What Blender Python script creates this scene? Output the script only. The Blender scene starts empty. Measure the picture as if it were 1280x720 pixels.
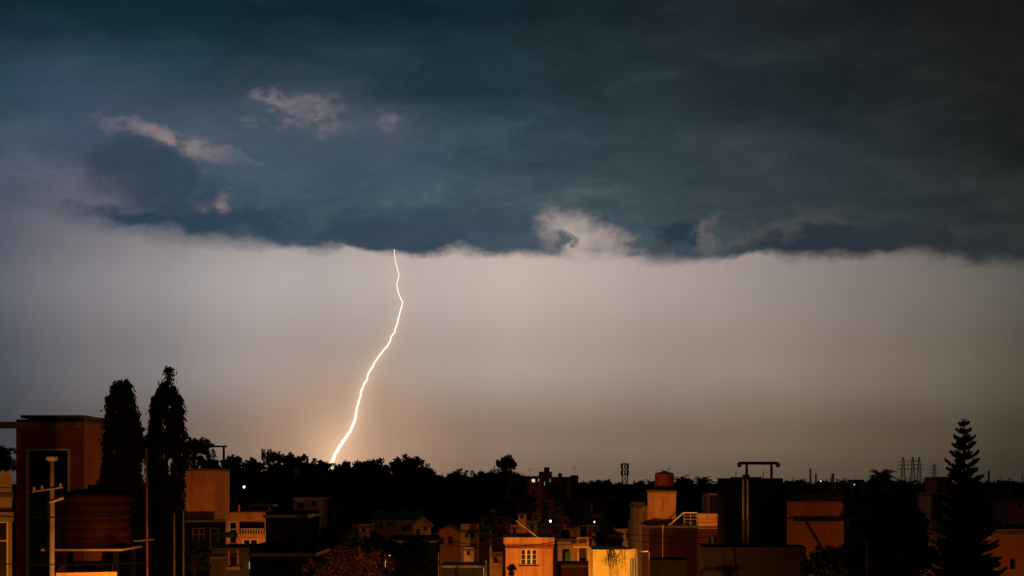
import bpy, math, random
from mathutils import Vector
R = math.radians
C = bpy.context.scene.collection
SC = bpy.context.scene

# ------------------------------------------------------------------ camera
F = 1778.0            # focal length in units of the photograph's pixel pitch
HZ = 602.0            # row of the horizon
EYE = 12.0            # the photographer stands on a roof terrace
cam_d = bpy.data.cameras.new('camera')
cam = bpy.data.objects.new('camera', cam_d); C.objects.link(cam)
cam.location = (0, 0, EYE); cam.rotation_euler = (R(90), 0, 0)
cam_d.sensor_width = 36; cam_d.lens = 50; cam_d.shift_y = (HZ - 360) / 1280
cam_d.clip_start = 0.5; cam_d.clip_end = 9000
SC.camera = cam

# ------------------------------------------------------------------ exposure
vs = SC.view_settings
vs.view_transform = 'Standard'; vs.look = 'None'; vs.exposure = 0; vs.gamma = 1
vs.use_curve_mapping = False
SC.cycles.use_denoising = True; SC.cycles.denoiser = 'OPENIMAGEDENOISE'; SC.cycles.denoising_input_passes = 'RGB_ALBEDO_NORMAL'
SC.cycles.max_bounces = 4; SC.cycles.diffuse_bounces = 2; SC.cycles.glossy_bounces = 2
SC.cycles.sample_clamp_indirect = 2.0

def lin(c):
    return tuple(((v/255)/12.92 if v/255 <= .04045 else ((v/255+.055)/1.055)**2.4) for v in c) + (1,)

# ------------------------------------------------------------------ sky (world)
world = bpy.data.worlds.new('World'); SC.world = world; world.use_nodes = True
NT = world.node_tree; NT.nodes.clear()

class S:
    """a value socket with arithmetic"""
    def __init__(s, k): s.k = k
    def __add__(a, b): return mth('ADD', a, b)
    def __sub__(a, b): return mth('SUBTRACT', a, b)
    def __mul__(a, b): return mth('MULTIPLY', a, b)
    def __truediv__(a, b): return mth('DIVIDE', a, b)
    __radd__ = __add__; __rmul__ = __mul__
    def __rsub__(a, b): return mth('SUBTRACT', b, a)
def put(sock, v):
    if isinstance(v, S): NT.links.new(v.k, sock)
    else: sock.default_value = v
def mth(op, *a, clamp=False):
    n = NT.nodes.new('ShaderNodeMath'); n.operation = op; n.use_clamp = clamp
    for i, v in enumerate(a): put(n.inputs[i], v)
    return S(n.outputs[0])
def smooth(v, lo, hi, to0=0., to1=1., kind='SMOOTHSTEP'):
    n = NT.nodes.new('ShaderNodeMapRange'); n.interpolation_type = kind
    put(n.inputs['Value'], v)
    n.inputs['From Min'].default_value = lo; n.inputs['From Max'].default_value = hi
    n.inputs['To Min'].default_value = to0; n.inputs['To Max'].default_value = to1
    return S(n.outputs[0])
def mixc(f, a, b, mode='MIX'):
    n = NT.nodes.new('ShaderNodeMix'); n.data_type = 'RGBA'; n.blend_type = mode
    put(n.inputs[0], f)
    for sock, v in ((n.inputs[6], a), (n.inputs[7], b)): put(sock, v)
    return S(n.outputs[2])
def ramp(t, stops, ease='LINEAR'):
    n = NT.nodes.new('ShaderNodeValToRGB'); put(n.inputs[0], t)
    r = n.color_ramp; r.interpolation = ease
    while len(r.elements) < len(stops): r.elements.new(0.5)
    for e, (p, c) in zip(r.elements, sorted(stops)): e.position = p
    for e, (p, c) in zip(r.elements, sorted(stops)): e.color = c if len(c) == 4 else lin(c)
    return S(n.outputs[0])
def noise2(x, y, z, scale, detail=6, rough=.55, dist=0.):
    cv = NT.nodes.new('ShaderNodeCombineXYZ'); put(cv.inputs[0], x); put(cv.inputs[1], y); put(cv.inputs[2], z)
    n = NT.nodes.new('ShaderNodeTexNoise'); NT.links.new(cv.outputs[0], n.inputs['Vector'])
    n.inputs['Scale'].default_value = scale; n.inputs['Detail'].default_value = detail
    n.inputs['Roughness'].default_value = rough; n.inputs['Distortion'].default_value = dist
    return S(n.outputs[0])

tc = NT.nodes.new('ShaderNodeTexCoord'); sx = NT.nodes.new('ShaderNodeSeparateXYZ')
NT.links.new(tc.outputs['Generated'], sx.inputs[0])
dx, dy, dz = S(sx.outputs[0]), S(sx.outputs[1]), S(sx.outputs[2])
yy = mth('MAXIMUM', dy, 0.05)
# direction tangents (east-west and up) of the storm front to the north, in 1/1778ths
X0 = dx / yy * F + 640.0
Y0 = HZ - dz / yy * F
fine = noise2(X0 / 100, Y0 / 70, 1.7, 1.0, 8, .62)
coarse = noise2(X0 / 260, Y0 / 130, 5.1, 1.0, 5, .55)
wx1 = noise2(X0 / 70, Y0 / 45, 11.0, 1.0, 7, .6); wy1 = noise2(X0 / 70, Y0 / 45, 23.0, 1.0, 7, .6)
small = noise2(X0 / 16, Y0 / 13, 31.0, 1.0, 6, .65)
wisp = noise2(X0 / 34, Y0 / 20, 41.0, 1.0, 7, .6, .5)
X = X0 + (wx1 - .5) * 130.0 + (small - .5) * 16.0
Y = Y0 + (wy1 - .5) * 76.0 + (small - .5) * 12.0

COLS = [0, 320, 640, 960, 1280]
def field(rows, table, xs, ys):
    cur = None
    for i, cx in enumerate(COLS):
        r = ramp(mth('MULTIPLY', ys, 1/720., clamp=True), [(y/720., table[i][k]) for k, y in enumerate(rows)], 'EASE')
        cur = r if cur is None else mixc(smooth(xs, COLS[i-1], cx, kind='LINEAR'), cur, r)
    return cur
band = field([300, 345, 450, 550, 602], [
    [(90, 94, 107), (99, 101, 113), (80, 84, 94), (66, 67, 72), (60, 59, 62)],
    [(166, 156, 156), (174, 165, 163), (156, 145, 142), (127, 110, 98), (112, 95, 84)],
    [(194, 176, 168), (193, 177, 169), (171, 157, 147), (137, 116, 102), (121, 101, 86)],
    [(154, 141, 137), (151, 139, 135), (146, 131, 119), (114, 98, 82), (96, 82, 68)],
    [(88, 84, 80), (92, 88, 82), (90, 82, 71), (69, 61, 49), (56, 50, 40)]],
    X0 + (coarse - .5) * 60.0, Y0 + (coarse - .5) * 24.0)
cloud = field([0, 100, 180, 250, 320], [
    [(18, 40, 50), (34, 58, 71), (48, 67, 84), (66, 77, 94), (86, 91, 105)],
    [(17, 39, 50), (38, 60, 72), (58, 78, 92), (60, 79, 92), (57, 74, 87)],
    [(20, 37, 45), (35, 53, 61), (47, 64, 74), (61, 77, 86), (62, 76, 87)],
    [(27, 33, 38), (33, 42, 47), (45, 55, 61), (50, 60, 66), (50, 60, 68)],
    [(24, 22, 20), (26, 26, 24), (32, 34, 33), (39, 44, 44), (46, 51, 53)]],
    X0 + (coarse - .5) * 160.0, Y0 + (coarse - .5) * 90.0 + (fine - .5) * 24.0)
billow = noise2(X0 / 330, Y0 / 95, 9.3, 1.0, 7, .58, .4)
bil2 = noise2(X0 / 120, Y0 / 48, 14.3, 1.0, 8, .62, .6)
cloud = mixc(smooth(bil2, .46, .72) * .48, cloud, mixc(1.0, cloud, (1.8, 1.65, 1.5, 1), 'MULTIPLY'))
cloud = mixc(smooth(bil2, .50, .28) * .50, cloud, mixc(1.0, cloud, (.60, .68, .72, 1), 'MULTIPLY'))
cloud = mixc(smooth(billow, .40, .72) * .34, cloud, mixc(1.0, cloud, (1.9, 1.75, 1.65, 1), 'MULTIPLY'))
cloud = mixc(smooth(billow, .52, .28) * .40, cloud, mixc(1.0, cloud, (.55, .62, .66, 1), 'MULTIPLY'))

def blob(cx, cy, rx, ry, ang=0., sharp=1.0, gate=None):
    """soft patch of cloud around one direction, its outline broken up by the noise"""
    c, s = math.cos(R(ang)), math.sin(R(ang))
    u = (X - cx) * c + (Y - cy) * s
    v = (Y - cy) * c - (X - cx) * s
    u = u * (1. / rx); v = v * (1. / ry)
    d = mth('SQRT', u * u + v * v)
    g = smooth(d, 1.0 + .5 / sharp, 1.0 - .5 / sharp)
    if gate is not None: g = g * smooth(wisp, gate - .10, gate + .14)
    return g
PINK = lin((156, 137, 138)); HAZE = lin((98, 100, 116)); DARK = lin((34, 54, 72)); DK2 = lin((40, 50, 60))
bil3 = noise2(X / 62 + Y0 / 90, Y / 34, 17.3, 1.0, 7, .6, .3)
fade = smooth(Y0, 110, 200) * smooth(X0, 1100, 600)
cloud = mixc(smooth(bil3, .48, .70) * .42 * fade, cloud, mixc(1.0, cloud, (1.65, 1.5, 1.38, 1), 'MULTIPLY'))
cloud = mixc(smooth(bil3, .50, .30) * .38 * fade, cloud, mixc(1.0, cloud, (.62, .70, .74, 1), 'MULTIPLY'))
for (cx, cy, rx, ry, an, sh, gate, col, amp) in [
    (225, 172, 110, 34, 16, .4, None, HAZE, .38),
    (60, 225, 120, 50, 10, .5, None, HAZE, .38),
    (118, 236, 50, 26, 0, .6, None, lin((108, 103, 114)), .65),
    (110, 135, 130, 60, 20, .5, None, lin((62, 78, 100)), .5),
    (178, 162, 40, 8, 12, .45, .40, PINK, .55),
    (234, 180, 34, 11, 18, .5, .38, PINK, .75),
    (292, 197, 26, 8, 20, .5, None, PINK, .40),
    (344, 123, 22, 9, 12, .45, .44, PINK, .8),
    (362, 146, 12, 12, 0, .5, .46, PINK, .7),
    (402, 146, 24, 15, 12, .45, .45, PINK, .7),
    (485, 157, 11, 9, 0, .4, .40, PINK, .5),
    (385, 146, 84, 34, 10, .35, None, HAZE, .42),
    (486, 160, 34, 20, 0, .35, None, HAZE, .35),
    (316, 146, 8, 5, 0, .6, None, HAZE, .6),
    (277, 256, 14, 12, 20, .6, .44, PINK, .9),
    (257, 249, 8, 6, 0, .6, None, HAZE, .6),
    (192, 224, 92, 44, 20, 1.0, None, DARK, .62),
    (330, 205, 70, 25, 0, .5, None, lin((62, 82, 102)), .45),
    (470, 210, 130, 50, 10, .5, None, lin((66, 84, 100)), .45),
    (175, 276, 84, 12, 6, .7, None, lin((40, 60, 76)), .9),
    (285, 274, 74, 14, 2, .7, None, lin((44, 64, 82)), .75),
    (560, 285, 200, 24, 0, .5, None, lin((50, 66, 84)), .5)]:
    cloud = mixc(blob(cx, cy, rx, ry, an, sh, gate) * amp, cloud, col)

# underside of the storm cloud
edge = ramp(mth('MULTIPLY', X0, 1/1280., clamp=True), [(x/1280., (e/720., e/720., e/720., 1)) for x, e in
    [(0, 252), (75, 268), (150, 287), (230, 297), (320, 303), (450, 313), (560, 318), (640, 320), (800, 319), (960, 321), (1120, 323), (1280, 328)]], 'LINEAR')
frag = noise2(X0 / 60, Y0 / 60, 3.3, 1.0, 9, .6)
below = Y0 + (wy1 - .5) * 40.0 * smooth(coarse, .35, .62, .35, 1.3) + (coarse - .5) * 34.0 + (small - .5) * 5.0 - edge * 720.0
soft = smooth(X0, 120, 420, 24., 9., 'LINEAR') + smooth(X0, 900, 1280, 0., 8., 'LINEAR')
m = smooth((0. - below) / (soft * smooth(frag, .35, .65, .55, 1.25)), -1., 1.)
notch = mth('MAXIMUM', blob(724, 296, 42, 24, 18, .55), blob(742, 316, 44, 18, 20, .6))
notch = mth('MAXIMUM', notch, blob(886, 290, 7, 18, 0, .4) * .22)
notch = mth('MAXIMUM', notch, blob(980, 288, 60, 8, -18, .4) * .14)
scud = mth('MAXIMUM', blob(697, 300, 12, 13, 0, .8), blob(718, 298, 14, 4, 20, .7) * .8)
m = m * (1.0 - notch * .85 * (1.0 - scud * .85))
for (cx, cy, rx, ry, an, col, amp) in [(850, 296, 30, 13, -4, lin((38, 52, 66)), .85), (1040, 302, 120, 15, -8, DK2, .85), (1200, 312, 120, 16, 0, lin((36, 40, 44)), .6)]:
    cloud = mixc(blob(cx, cy, rx, ry, an, .9) * amp, cloud, col)

# rain shafts, and the air lit by the stroke
shaft = noise2(X0 / 150, Y0 / 700, 2.2, 1.0, 4, .5)
band = mixc(1.0, band, mixc(smooth(shaft, .3, .7), (.96, .96, .965, 1), (1.035, 1.03, 1.025, 1)), 'MULTIPLY')
gx = (X0 - 432.) * (1/110.); gy = (Y0 - 565.) * (1/105.)
lit = mth('EXPONENT', (gx*gx + gy*gy) * -1.0)
band = mixc(lit * .62, band, lin((206, 160, 128)))
gx = (X0 - 421.) * (1/36.); gy = (Y0 - 568.) * (1/48.)
lit2 = mth('EXPONENT', (gx*gx + gy*gy) * -1.0)
band = mixc(lit2 * .5, band, lin((244, 200, 160)))
BOLT = [(492.6, 312), (492.8, 316), (495.4, 331), (498.9, 342.5), (495.6, 357), (498.4, 367.5), (503.4, 378), (500, 390), (496.5, 405), (491, 418.3), (484.7, 432), (477, 441),
        (468.3, 452.8), (461.8, 464.4), (456.2, 478.2), (451, 490.3), (447.6, 505.3), (443.7, 524.7), (438, 539), (429.5, 550.6), (423, 560.5), (416.6, 574.2), (410, 592), (408, 604)]
bx_ = ramp(mth('MULTIPLY', Y0, 1/720., clamp=True), [(y/720., (x/1280., x/1280., x/1280., 1)) for x, y in BOLT])
off = mth('ABSOLUTE', X0 - bx_ * 1280.0)
low = smooth(Y0, 330, 560)
halo = mth('EXPONENT', off * (-1/9.)) * (low * .55 + .12) * smooth(Y0, 305, 335)
band = mixc(halo, band, lin((255, 214, 172)))
front = mixc(m, band, cloud)
sky = NT.nodes.new('ShaderNodeTexSky'); sky.sky_type = 'NISHITA'; sky.sun_disc = False
sky.sun_elevation = R(-3); sky.sun_rotation = R(200)
dusk = mixc(1.0, S(sky.outputs[0]), (.05, .05, .05, 1), 'MULTIPLY')
dusk = mixc(.8, dusk, (.0028, .0034, .0045, 1))
whole = mixc(smooth(dy, .25, .75), dusk, front)
bg = NT.nodes.new('ShaderNodeBackground'); put(bg.inputs[0], whole); bg.inputs[1].default_value = 1.0
wo = NT.nodes.new('ShaderNodeOutputWorld'); NT.links.new(bg.outputs[0], wo.inputs[0])

# the last trace of dusk behind the photographer (the sun itself is down)
sl = bpy.data.lights.new('sun', 'SUN'); sl.energy = 0.004; sl.angle = R(20); sl.color = (1, .86, .75)
so = bpy.data.objects.new('sun', sl); C.objects.link(so); so.rotation_euler = (R(75), 0, R(20))

# ------------------------------------------------------------------ helpers
class MB:
    def __init__(s): s.v = []; s.f = []
    def quad(s, *p):
        n = len(s.v); s.v += [tuple(q) for q in p]; s.f.append(tuple(range(n, n+len(p)))); return s
    def box(s, x0, x1, y0, y1, z0, z1, rz=0., piv=(0, 0)):
        n = len(s.v)
        c, t = math.cos(rz), math.sin(rz)
        for z in (z0, z1):
            for x, y in ((x0, y0), (x1, y0), (x1, y1), (x0, y1)):
                u, w = x - piv[0], y - piv[1]
                s.v.append((piv[0] + u*c - w*t, piv[1] + u*t + w*c, z))
        s.f += [tuple(n+i for i in q) for q in ((3, 2, 1, 0), (4, 5, 6, 7), (0, 1, 5, 4), (1, 2, 6, 5), (2, 3, 7, 6), (3, 0, 4, 7))]
        return s
    def tube(s, pts, rad, n=6, cap=True):
        pts = [Vector(p) for p in pts]
        if not hasattr(rad, '__len__'): rad = [rad]*len(pts)
        base = len(s.v); prev = None
        for i, p in enumerate(pts):
            d = (pts[min(i+1, len(pts)-1)] - pts[max(i-1, 0)]).normalized()
            a = prev - d*prev.dot(d) if prev else d.cross(Vector((0, 1, .01)) if abs(d.y) < .9 else Vector((1, 0, 0)))
            a.normalize(); prev = a; b = d.cross(a)
            for k in range(n):
                t = 2*math.pi*k/n
                s.v.append(tuple(p + (a*math.cos(t) + b*math.sin(t))*rad[i]))
        for i in range(len(pts)-1):
            for k in range(n):
                s.f.append((base+i*n+k, base+i*n+(k+1) % n, base+(i+1)*n+(k+1) % n, base+(i+1)*n+k))
        if cap:
            s.f.append(tuple(base+k for k in range(n))[::-1]); s.f.append(tuple(base+(len(pts)-1)*n+k for k in range(n)))
        return s
    def lathe(s, prof, n=24, cx=0., cy=0.):
        base = len(s.v)
        for r, z in prof:
            for k in range(n):
                t = 2*math.pi*k/n; s.v.append((cx + r*math.cos(t), cy + r*math.sin(t), z))
        for i in range(len(prof)-1):
            for k in range(n):
                s.f.append((base+i*n+k, base+i*n+(k+1) % n, base+(i+1)*n+(k+1) % n, base+(i+1)*n+k))
        s.f.append(tuple(base+k for k in range(n))[::-1]); s.f.append(tuple(base+(len(prof)-1)*n+k for k in range(n)))
        return s
    def build(s, name, m, parent=None, smooth=False):
        me = bpy.data.meshes.new(name); me.from_pydata(s.v, [], s.f); me.materials.append(m)
        if smooth: me.polygons.foreach_set('use_smooth', [True]*len(me.polygons))
        me.update()
        o = bpy.data.objects.new(name, me); C.objects.link(o)
        if parent: o.parent = parent
        return o
def tag(o, label, cat, group=None, kind=None):
    o['label'] = label; o['category'] = cat
    if group: o['group'] = group
    if kind: o['kind'] = kind
    return o
def empty(name, loc, label, cat, group=None, rz=0.):
    o = bpy.data.objects.new(name, None); C.objects.link(o); o.empty_display_size = .5
    o.location = loc; o.rotation_euler = (0, 0, rz); return tag(o, label, cat, group)
def kids(o): return [c for c in C.objects if c.parent == o]
def dup(root, loc, rz=0., scale=(1, 1, 1), label=None, group=None):
    def cp(o, par):
        c = o.copy(); C.objects.link(c); c.parent = par
        for ch in list(o.children): cp(ch, c)
        return c
    r = cp(root, None); r.location = loc; r.rotation_euler = (0, 0, rz); r.scale = scale
    if label: r['label'] = label
    if group: r['group'] = group
    return r
def at(px, py, D): return Vector(((px-640)/F*D, D, EYE - (py-HZ)/F*D))

# ------------------------------------------------------------------ materials
def mat(name, col, rough=.8, var=.25, scale=1.2, metal=0., spec=.3, streak=0., streak_col=(.02, .017, .013), streak_at=(.53, .72), bump=0., var2=None):
    m = bpy.data.materials.new(name); m.use_nodes = True
    nt = m.node_tree; b = nt.nodes['Principled BSDF']; N = nt.nodes.new; L = nt.links.new
    b.inputs['Roughness'].default_value = rough; b.inputs['Metallic'].default_value = metal
    b.inputs['Specular IOR Level'].default_value = spec
    t = N('ShaderNodeTexCoord'); n = N('ShaderNodeTexNoise'); L(t.outputs['Object'], n.inputs['Vector'])
    n.inputs['Scale'].default_value = scale; n.inputs['Detail'].default_value = 8; n.inputs['Roughness'].default_value = .62
    r = N('ShaderNodeValToRGB'); L(n.outputs[0], r.inputs[0])
    c2 = var2 or tuple(c*(1-var) for c in col); c3 = tuple(min(1, c*(1+var*.6)) for c in col)
    r.color_ramp.elements[0].position = .3; r.color_ramp.elements[0].color = (*c2, 1)
    r.color_ramp.elements[1].position = .7; r.color_ramp.elements[1].color = (*c3, 1)
    out = r.outputs[0]
    if streak:
        mp = N('ShaderNodeMapping'); L(t.outputs['Object'], mp.inputs[0]); mp.inputs['Scale'].default_value = (3.2, 3.2, .22)
        s = N('ShaderNodeTexNoise'); L(mp.outputs[0], s.inputs['Vector']); s.inputs['Scale'].default_value = 1.0; s.inputs['Detail'].default_value = 7; s.inputs['Roughness'].default_value = .65
        q = N('ShaderNodeMapRange'); L(s.outputs[0], q.inputs[0]); q.inputs[1].default_value, q.inputs[2].default_value = streak_at; q.inputs[4].default_value = streak
        x = N('ShaderNodeMix'); x.data_type = 'RGBA'; L(q.outputs[0], x.inputs[0]); L(out, x.inputs[6]); x.inputs[7].default_value = (*streak_col, 1)
        out = x.outputs[2]
    L(out, b.inputs['Base Color'])
    if bump:
        u = N('ShaderNodeBump'); u.inputs['Strength'].default_value = bump; u.inputs['Distance'].default_value = .02
        n2 = N('ShaderNodeTexNoise'); L(t.outputs['Object'], n2.inputs['Vector']); n2.inputs['Scale'].default_value = 25; L(n2.outputs[0], u.inputs['Height'])
        L(u.outputs[0], b.inputs['Normal'])
    return m
def glow(name, col, strength):
    m = bpy.data.materials.new(name); m.use_nodes = True; b = m.node_tree.nodes['Principled BSDF']
    b.inputs['Base Color'].default_value = (*[min(1, c) for c in col], 1)
    b.inputs['Emission Color'].default_value = (*col, 1); b.inputs['Emission Strength'].default_value = strength
    return m
K = dict(
  ground=mat('bare_earth', (.05, .042, .032), .95, .5, .4, spec=.1),
  road=mat('asphalt', (.045, .044, .043), .9, .3, 2.),
  plaster=mat('cream_plaster', (.42, .36, .27), .85, .22, .9, streak=.55, bump=.15),
  orange=mat('orange_plaster', (.50, .27, .15), .85, .25, 1.1, streak=.6, streak_col=(.12, .05, .02), streak_at=(.50, .68), bump=.2),
  yellow=mat('yellow_limewash', (.64, .46, .11), .85, .25, 1.4, streak=.85, streak_col=(.07, .035, .012), streak_at=(.50, .62), bump=.2),
  rust=mat('brick_red_paint', (.28, .085, .05), .85, .25, .8, streak=.6, bump=.15),
  deep=mat('deep_red_paint', (.22, .05, .035), .85, .25, .8, streak=.6),
  tan=mat('tan_plaster', (.33, .25, .16), .85, .25, .8, streak=.6, bump=.15),
  olive=mat('olive_plaster', (.22, .20, .11), .85, .3, .8, streak=.5),
  brown=mat('weathered_brown_plaster', (.20, .14, .09), .88, .35, .8, streak=.6),
  maroon=mat('darkened_red_paint', (.055, .015, .010), .88, .3, .8, streak=.4),  # red darkened in the colour for walls the lamps hardly reach
  umber=mat('umber_plaster', (.25, .10, .045), .88, .25, .8, streak=.4),
  shadebrown=mat('shade_brown_plaster', (.016, .009, .0055), .88, .35, .8, streak=.6),  # darkened colour stands in for weak lamp light on the low block
  dim=mat('dark_grey_plaster', (.10, .09, .08), .9, .3, .9, streak=.5),  # plain dark grey plaster with vertical streaks
  black=mat('near_black', (.005, .005, .006), .95, .3, 1., spec=.0),  # near-black; on house walls the colour stands in for missing light
  conc=mat('raw_concrete', (.26, .24, .22), .9, .3, 1.5, streak=.4),
  slab=mat('stained_roof_slab', (.09, .085, .08), .92, .4, 1.2),
  steel=mat('galvanised_pipe', (.42, .40, .38), .55, .2, 3., spec=.4),
  iron=mat('painted_dark_iron', (.016, .014, .013), .8, .3, 3., spec=.08),
  white=mat('white_window_paint', (.72, .70, .66), .6, .12, 4.),
  frame=mat('brown_window_frame', (.10, .075, .05), .7, .2, 4.),
  redpipe=mat('red_painted_pipe', (.60, .20, .10), .6, .25, 3.),
  glass=mat('dark_window_glass', (.006, .006, .008), .35, .2, 2., spec=.06),
  shutter=mat('pale_shutter_board', (.55, .45, .32), .7, .25, 6.),
  green=mat('green_corrugated_sheet', (.012, .10, .04), .6, .3, 2.),
  greenp=mat('green_door_paint', (.035, .10, .05), .6, .25, 2.),
  tankred=mat('rust_red_plastic', (.10, .019, .012), .55, .35, 2.2, streak=.4),
  tankbrown=mat('brown_plastic_tank', (.013, .0048, .003), .95, .3, 1.6, spec=.0, streak=.3),
  tile=mat('clay_roof_tile', (.22, .11, .07), .85, .35, 2.),
  bark=mat('tree_bark', (.02, .015, .011), .9, .35, 4.),
  leafa=mat('rain_tree_leaf', (.022, .032, .014), .9, .4, .35, spec=.03),
  leafb=mat('mango_leaf', (.018, .028, .012), .9, .4, .35, spec=.03),
  leafc=mat('mast_tree_leaf', (.013, .02, .009), .9, .4, .8, spec=.03),
  leafd=mat('pine_needle', (.018, .022, .014), .9, .35, .8, spec=.03),
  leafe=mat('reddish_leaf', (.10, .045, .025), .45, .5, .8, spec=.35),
  leafp=mat('palm_leaf', (.016, .022, .012), .9, .35, .8, spec=.03),
  cable=mat('black_cable', (.004, .004, .004), .95, .1, 3., spec=.0),
  sodium=glow('sodium_bulb', (1., .42, .08), 6.),
  ledlamp=glow('mercury_bulb', (.72, 1., .84), 3.0),
  ledhot=glow('white_led_bulb', (.85, 1., .95), 7.0),
  litwarm=glow('lit_yellow_window', (.85, .95, .42), .75),
  litteal=glow('lit_teal_window', (.10, .62, .42), .5),
  litpale=glow('lit_pale_window', (.70, .9, .8), .5),
)

# ------------------------------------------------------------------ ground
g = MB().quad((-5000, -300, 0), (5000, -300, 0), (5000, 7000, 0), (-5000, 7000, 0)).build('ground', K['ground']); g['kind'] = 'structure'
g = MB().box(-70, 70, 70.5, 76.5, -.1, .012).build('road', K['road']); g['kind'] = 'structure'

# ------------------------------------------------------------------ houses
def wall_shell(w, h, d, ops, reveal=.16):
    """box of four walls; the front (y = 0, x from 0 to w) has real openings"""
    b = MB()
    xs = sorted({0., w, *[c for o in ops for c in o[:2]]}); zs = sorted({0., h, *[c for o in ops for c in o[2:4]]})
    xs = [x for x in xs if 0 <= x <= w]; zs = [z for z in zs if 0 <= z <= h]
    for i in range(len(xs)-1):
        for k in range(len(zs)-1):
            cx, cz = (xs[i]+xs[i+1])/2, (zs[k]+zs[k+1])/2
            if any(o[0] < cx < o[1] and o[2] < cz < o[3] for o in ops): continue
            b.quad((xs[i], 0, zs[k]), (xs[i+1], 0, zs[k]), (xs[i+1], 0, zs[k+1]), (xs[i], 0, zs[k+1]))
    for x0, x1, z0, z1 in [o[:4] for o in ops]:
        z1 = min(z1, h); r = reveal
        b.quad((x0, 0, z0), (x0, r, z0), (x0, r, z1), (x0, 0, z1)); b.quad((x1, r, z0), (x1, 0, z0), (x1, 0, z1), (x1, r, z1))
        b.quad((x0, 0, z1), (x0, r, z1), (x1, r, z1), (x1, 0, z1)); b.quad((x0, r, z0), (x0, 0, z0), (x1, 0, z0), (x1, r, z0))
    b.quad((w, 0, 0), (w, d, 0), (w, d, h), (w, 0, h)); b.quad((0, d, 0), (0, 0, 0), (0, 0, h), (0, d, h)); b.quad((w, d, 0), (0, d, 0), (0, d, h), (w, d, h))
    return b
class House:
    """front plane through pixel columns x0..x1 at distance D, standing on the ground"""
    def __init__(s, name, label, cat, x0, x1, top, D, depth, m, rz=0., group=None, ops=(), base=0., parapet=.8, over=.12, roof_m=None, flat=True):
        s.D = D; s.rz = rz; s.c, s.t = math.cos(rz), math.sin(rz)
        s.O = Vector(((x0-640)/F*D, D))
        s.root = empty(name, (s.O.x, s.O.y, base), label, cat, group, rz); s.base = base
        s.w = s.lx(x1); s.h = s.z(top, (x0+x1)/2); s.m = m; s.depth = depth
        cut = []
        for o in ops:
            a, b_ = max(0.05, s.lx(o[0])), min(s.w-.05, s.lx(o[1])); cut.append([a, b_, max(.02, s.z(o[3], o[0])), s.z(o[2], o[0])])
        h = s.h if not flat else s.h - parapet
        wall_shell(s.w, h, depth, cut).build('wall', m, s.root)
        if flat:
            v = over
            MB().box(-v, s.w+v, -v, depth+v, h, h+.16).build('roof', roof_m or K['slab'], s.root)
            if parapet > .25:
                p = MB(); z0, z1 = h+.16, s.h; th = .13
                p.box(0, s.w, 0, th, z0, z1); p.box(0, s.w, depth-th, depth, z0, z1)
                p.box(0, th, th, depth-th, z0, z1); p.box(s.w-th, s.w, th, depth-th, z0, z1)
                p.build('parapet', m, s.root)
        for o, c in zip(ops, cut): s.opening(c, o[4] if len(o) > 4 else 'window')
    def lx(s, px):
        u = (px-640)/F
        return (u*s.D - s.O.x) / (s.c - u*s.t)
    def z(s, py, px=640.):
        return EYE - (py-HZ)/F*(s.D + s.lx(px)*s.t) - s.base
    def opening(s, c, kind):
        x0, x1, z0, z1 = c; r = .15
        if kind == 'void':
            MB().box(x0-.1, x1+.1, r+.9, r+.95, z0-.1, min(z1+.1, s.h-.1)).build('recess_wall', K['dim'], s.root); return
        if kind in ('door', 'greendoor'):
            d = MB().box(x0+.06, x1-.06, r-.04, r, z0, z1-.06).build('door', K['greenp'] if kind == 'greendoor' else K['iron'], s.root)
            f = MB(); f.box(x0, x0+.06, .02, r+.02, z0, z1); f.box(x1-.06, x1, .02, r+.02, z0, z1); f.box(x0+.06, x1-.06, .02, r+.02, z1-.06, z1)
            f.build('door_frame', K['shutter'], s.root)
            MB().box(x1-.2, x1-.16, r-.09, r-.04, z0+.95, z0+1.08).build('handle', K['steel'], d); return
        f = MB(); t = .05; y0, y1 = .05, r+.02
        f.box(x0, x0+t, y0, y1, z0, z1); f.box(x1-t, x1, y0, y1, z0, z1)
        f.box(x0+t, x1-t, y0, y1, z0, z0+t); f.box(x0+t, x1-t, y0, y1, z1-t, z1)
        if x1-x0 > .7: f.box((x0+x1)/2-.03, (x0+x1)/2+.03, y0+.01, y1-.01, z0+t, z1-t)
        if z1-z0 > .7: f.box(x0+t, x1-t, y0+.014, y1-.014, z0+(z1-z0)*.66-.02, z0+(z1-z0)*.66+.02)
        wn = f.build('window', K['white' if s.m in (K['orange'], K['rust'], K['tan']) and s.D < 90 else 'frame'], s.root)
        pm = {'window': 'glass', 'warm': 'litwarm', 'teal': 'litteal', 'pale': 'litpale'}[kind]
        MB().box(x0+.01, x1-.01, r-.02, r+.005, z0+.01, z1-.01).build('pane', K[pm], wn)
        if kind == 'window': MB().box(x0-.08, x1+.08, -.07, .12, z0-.07, z0-.003).build('sill', K['conc'], wn)
    def part(s, name, mb, m, parent=None, smooth=False): return mb.build(name, m, parent or s.root, smooth)
    def chajja(s, x0, x1, py, out=.45, m=None):
        z = s.z(py, x0); MB().box(s.lx(x0), s.lx(x1), -out, -.002, z-.08, z).build('sunshade', m or K['conc'], s.root)
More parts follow.
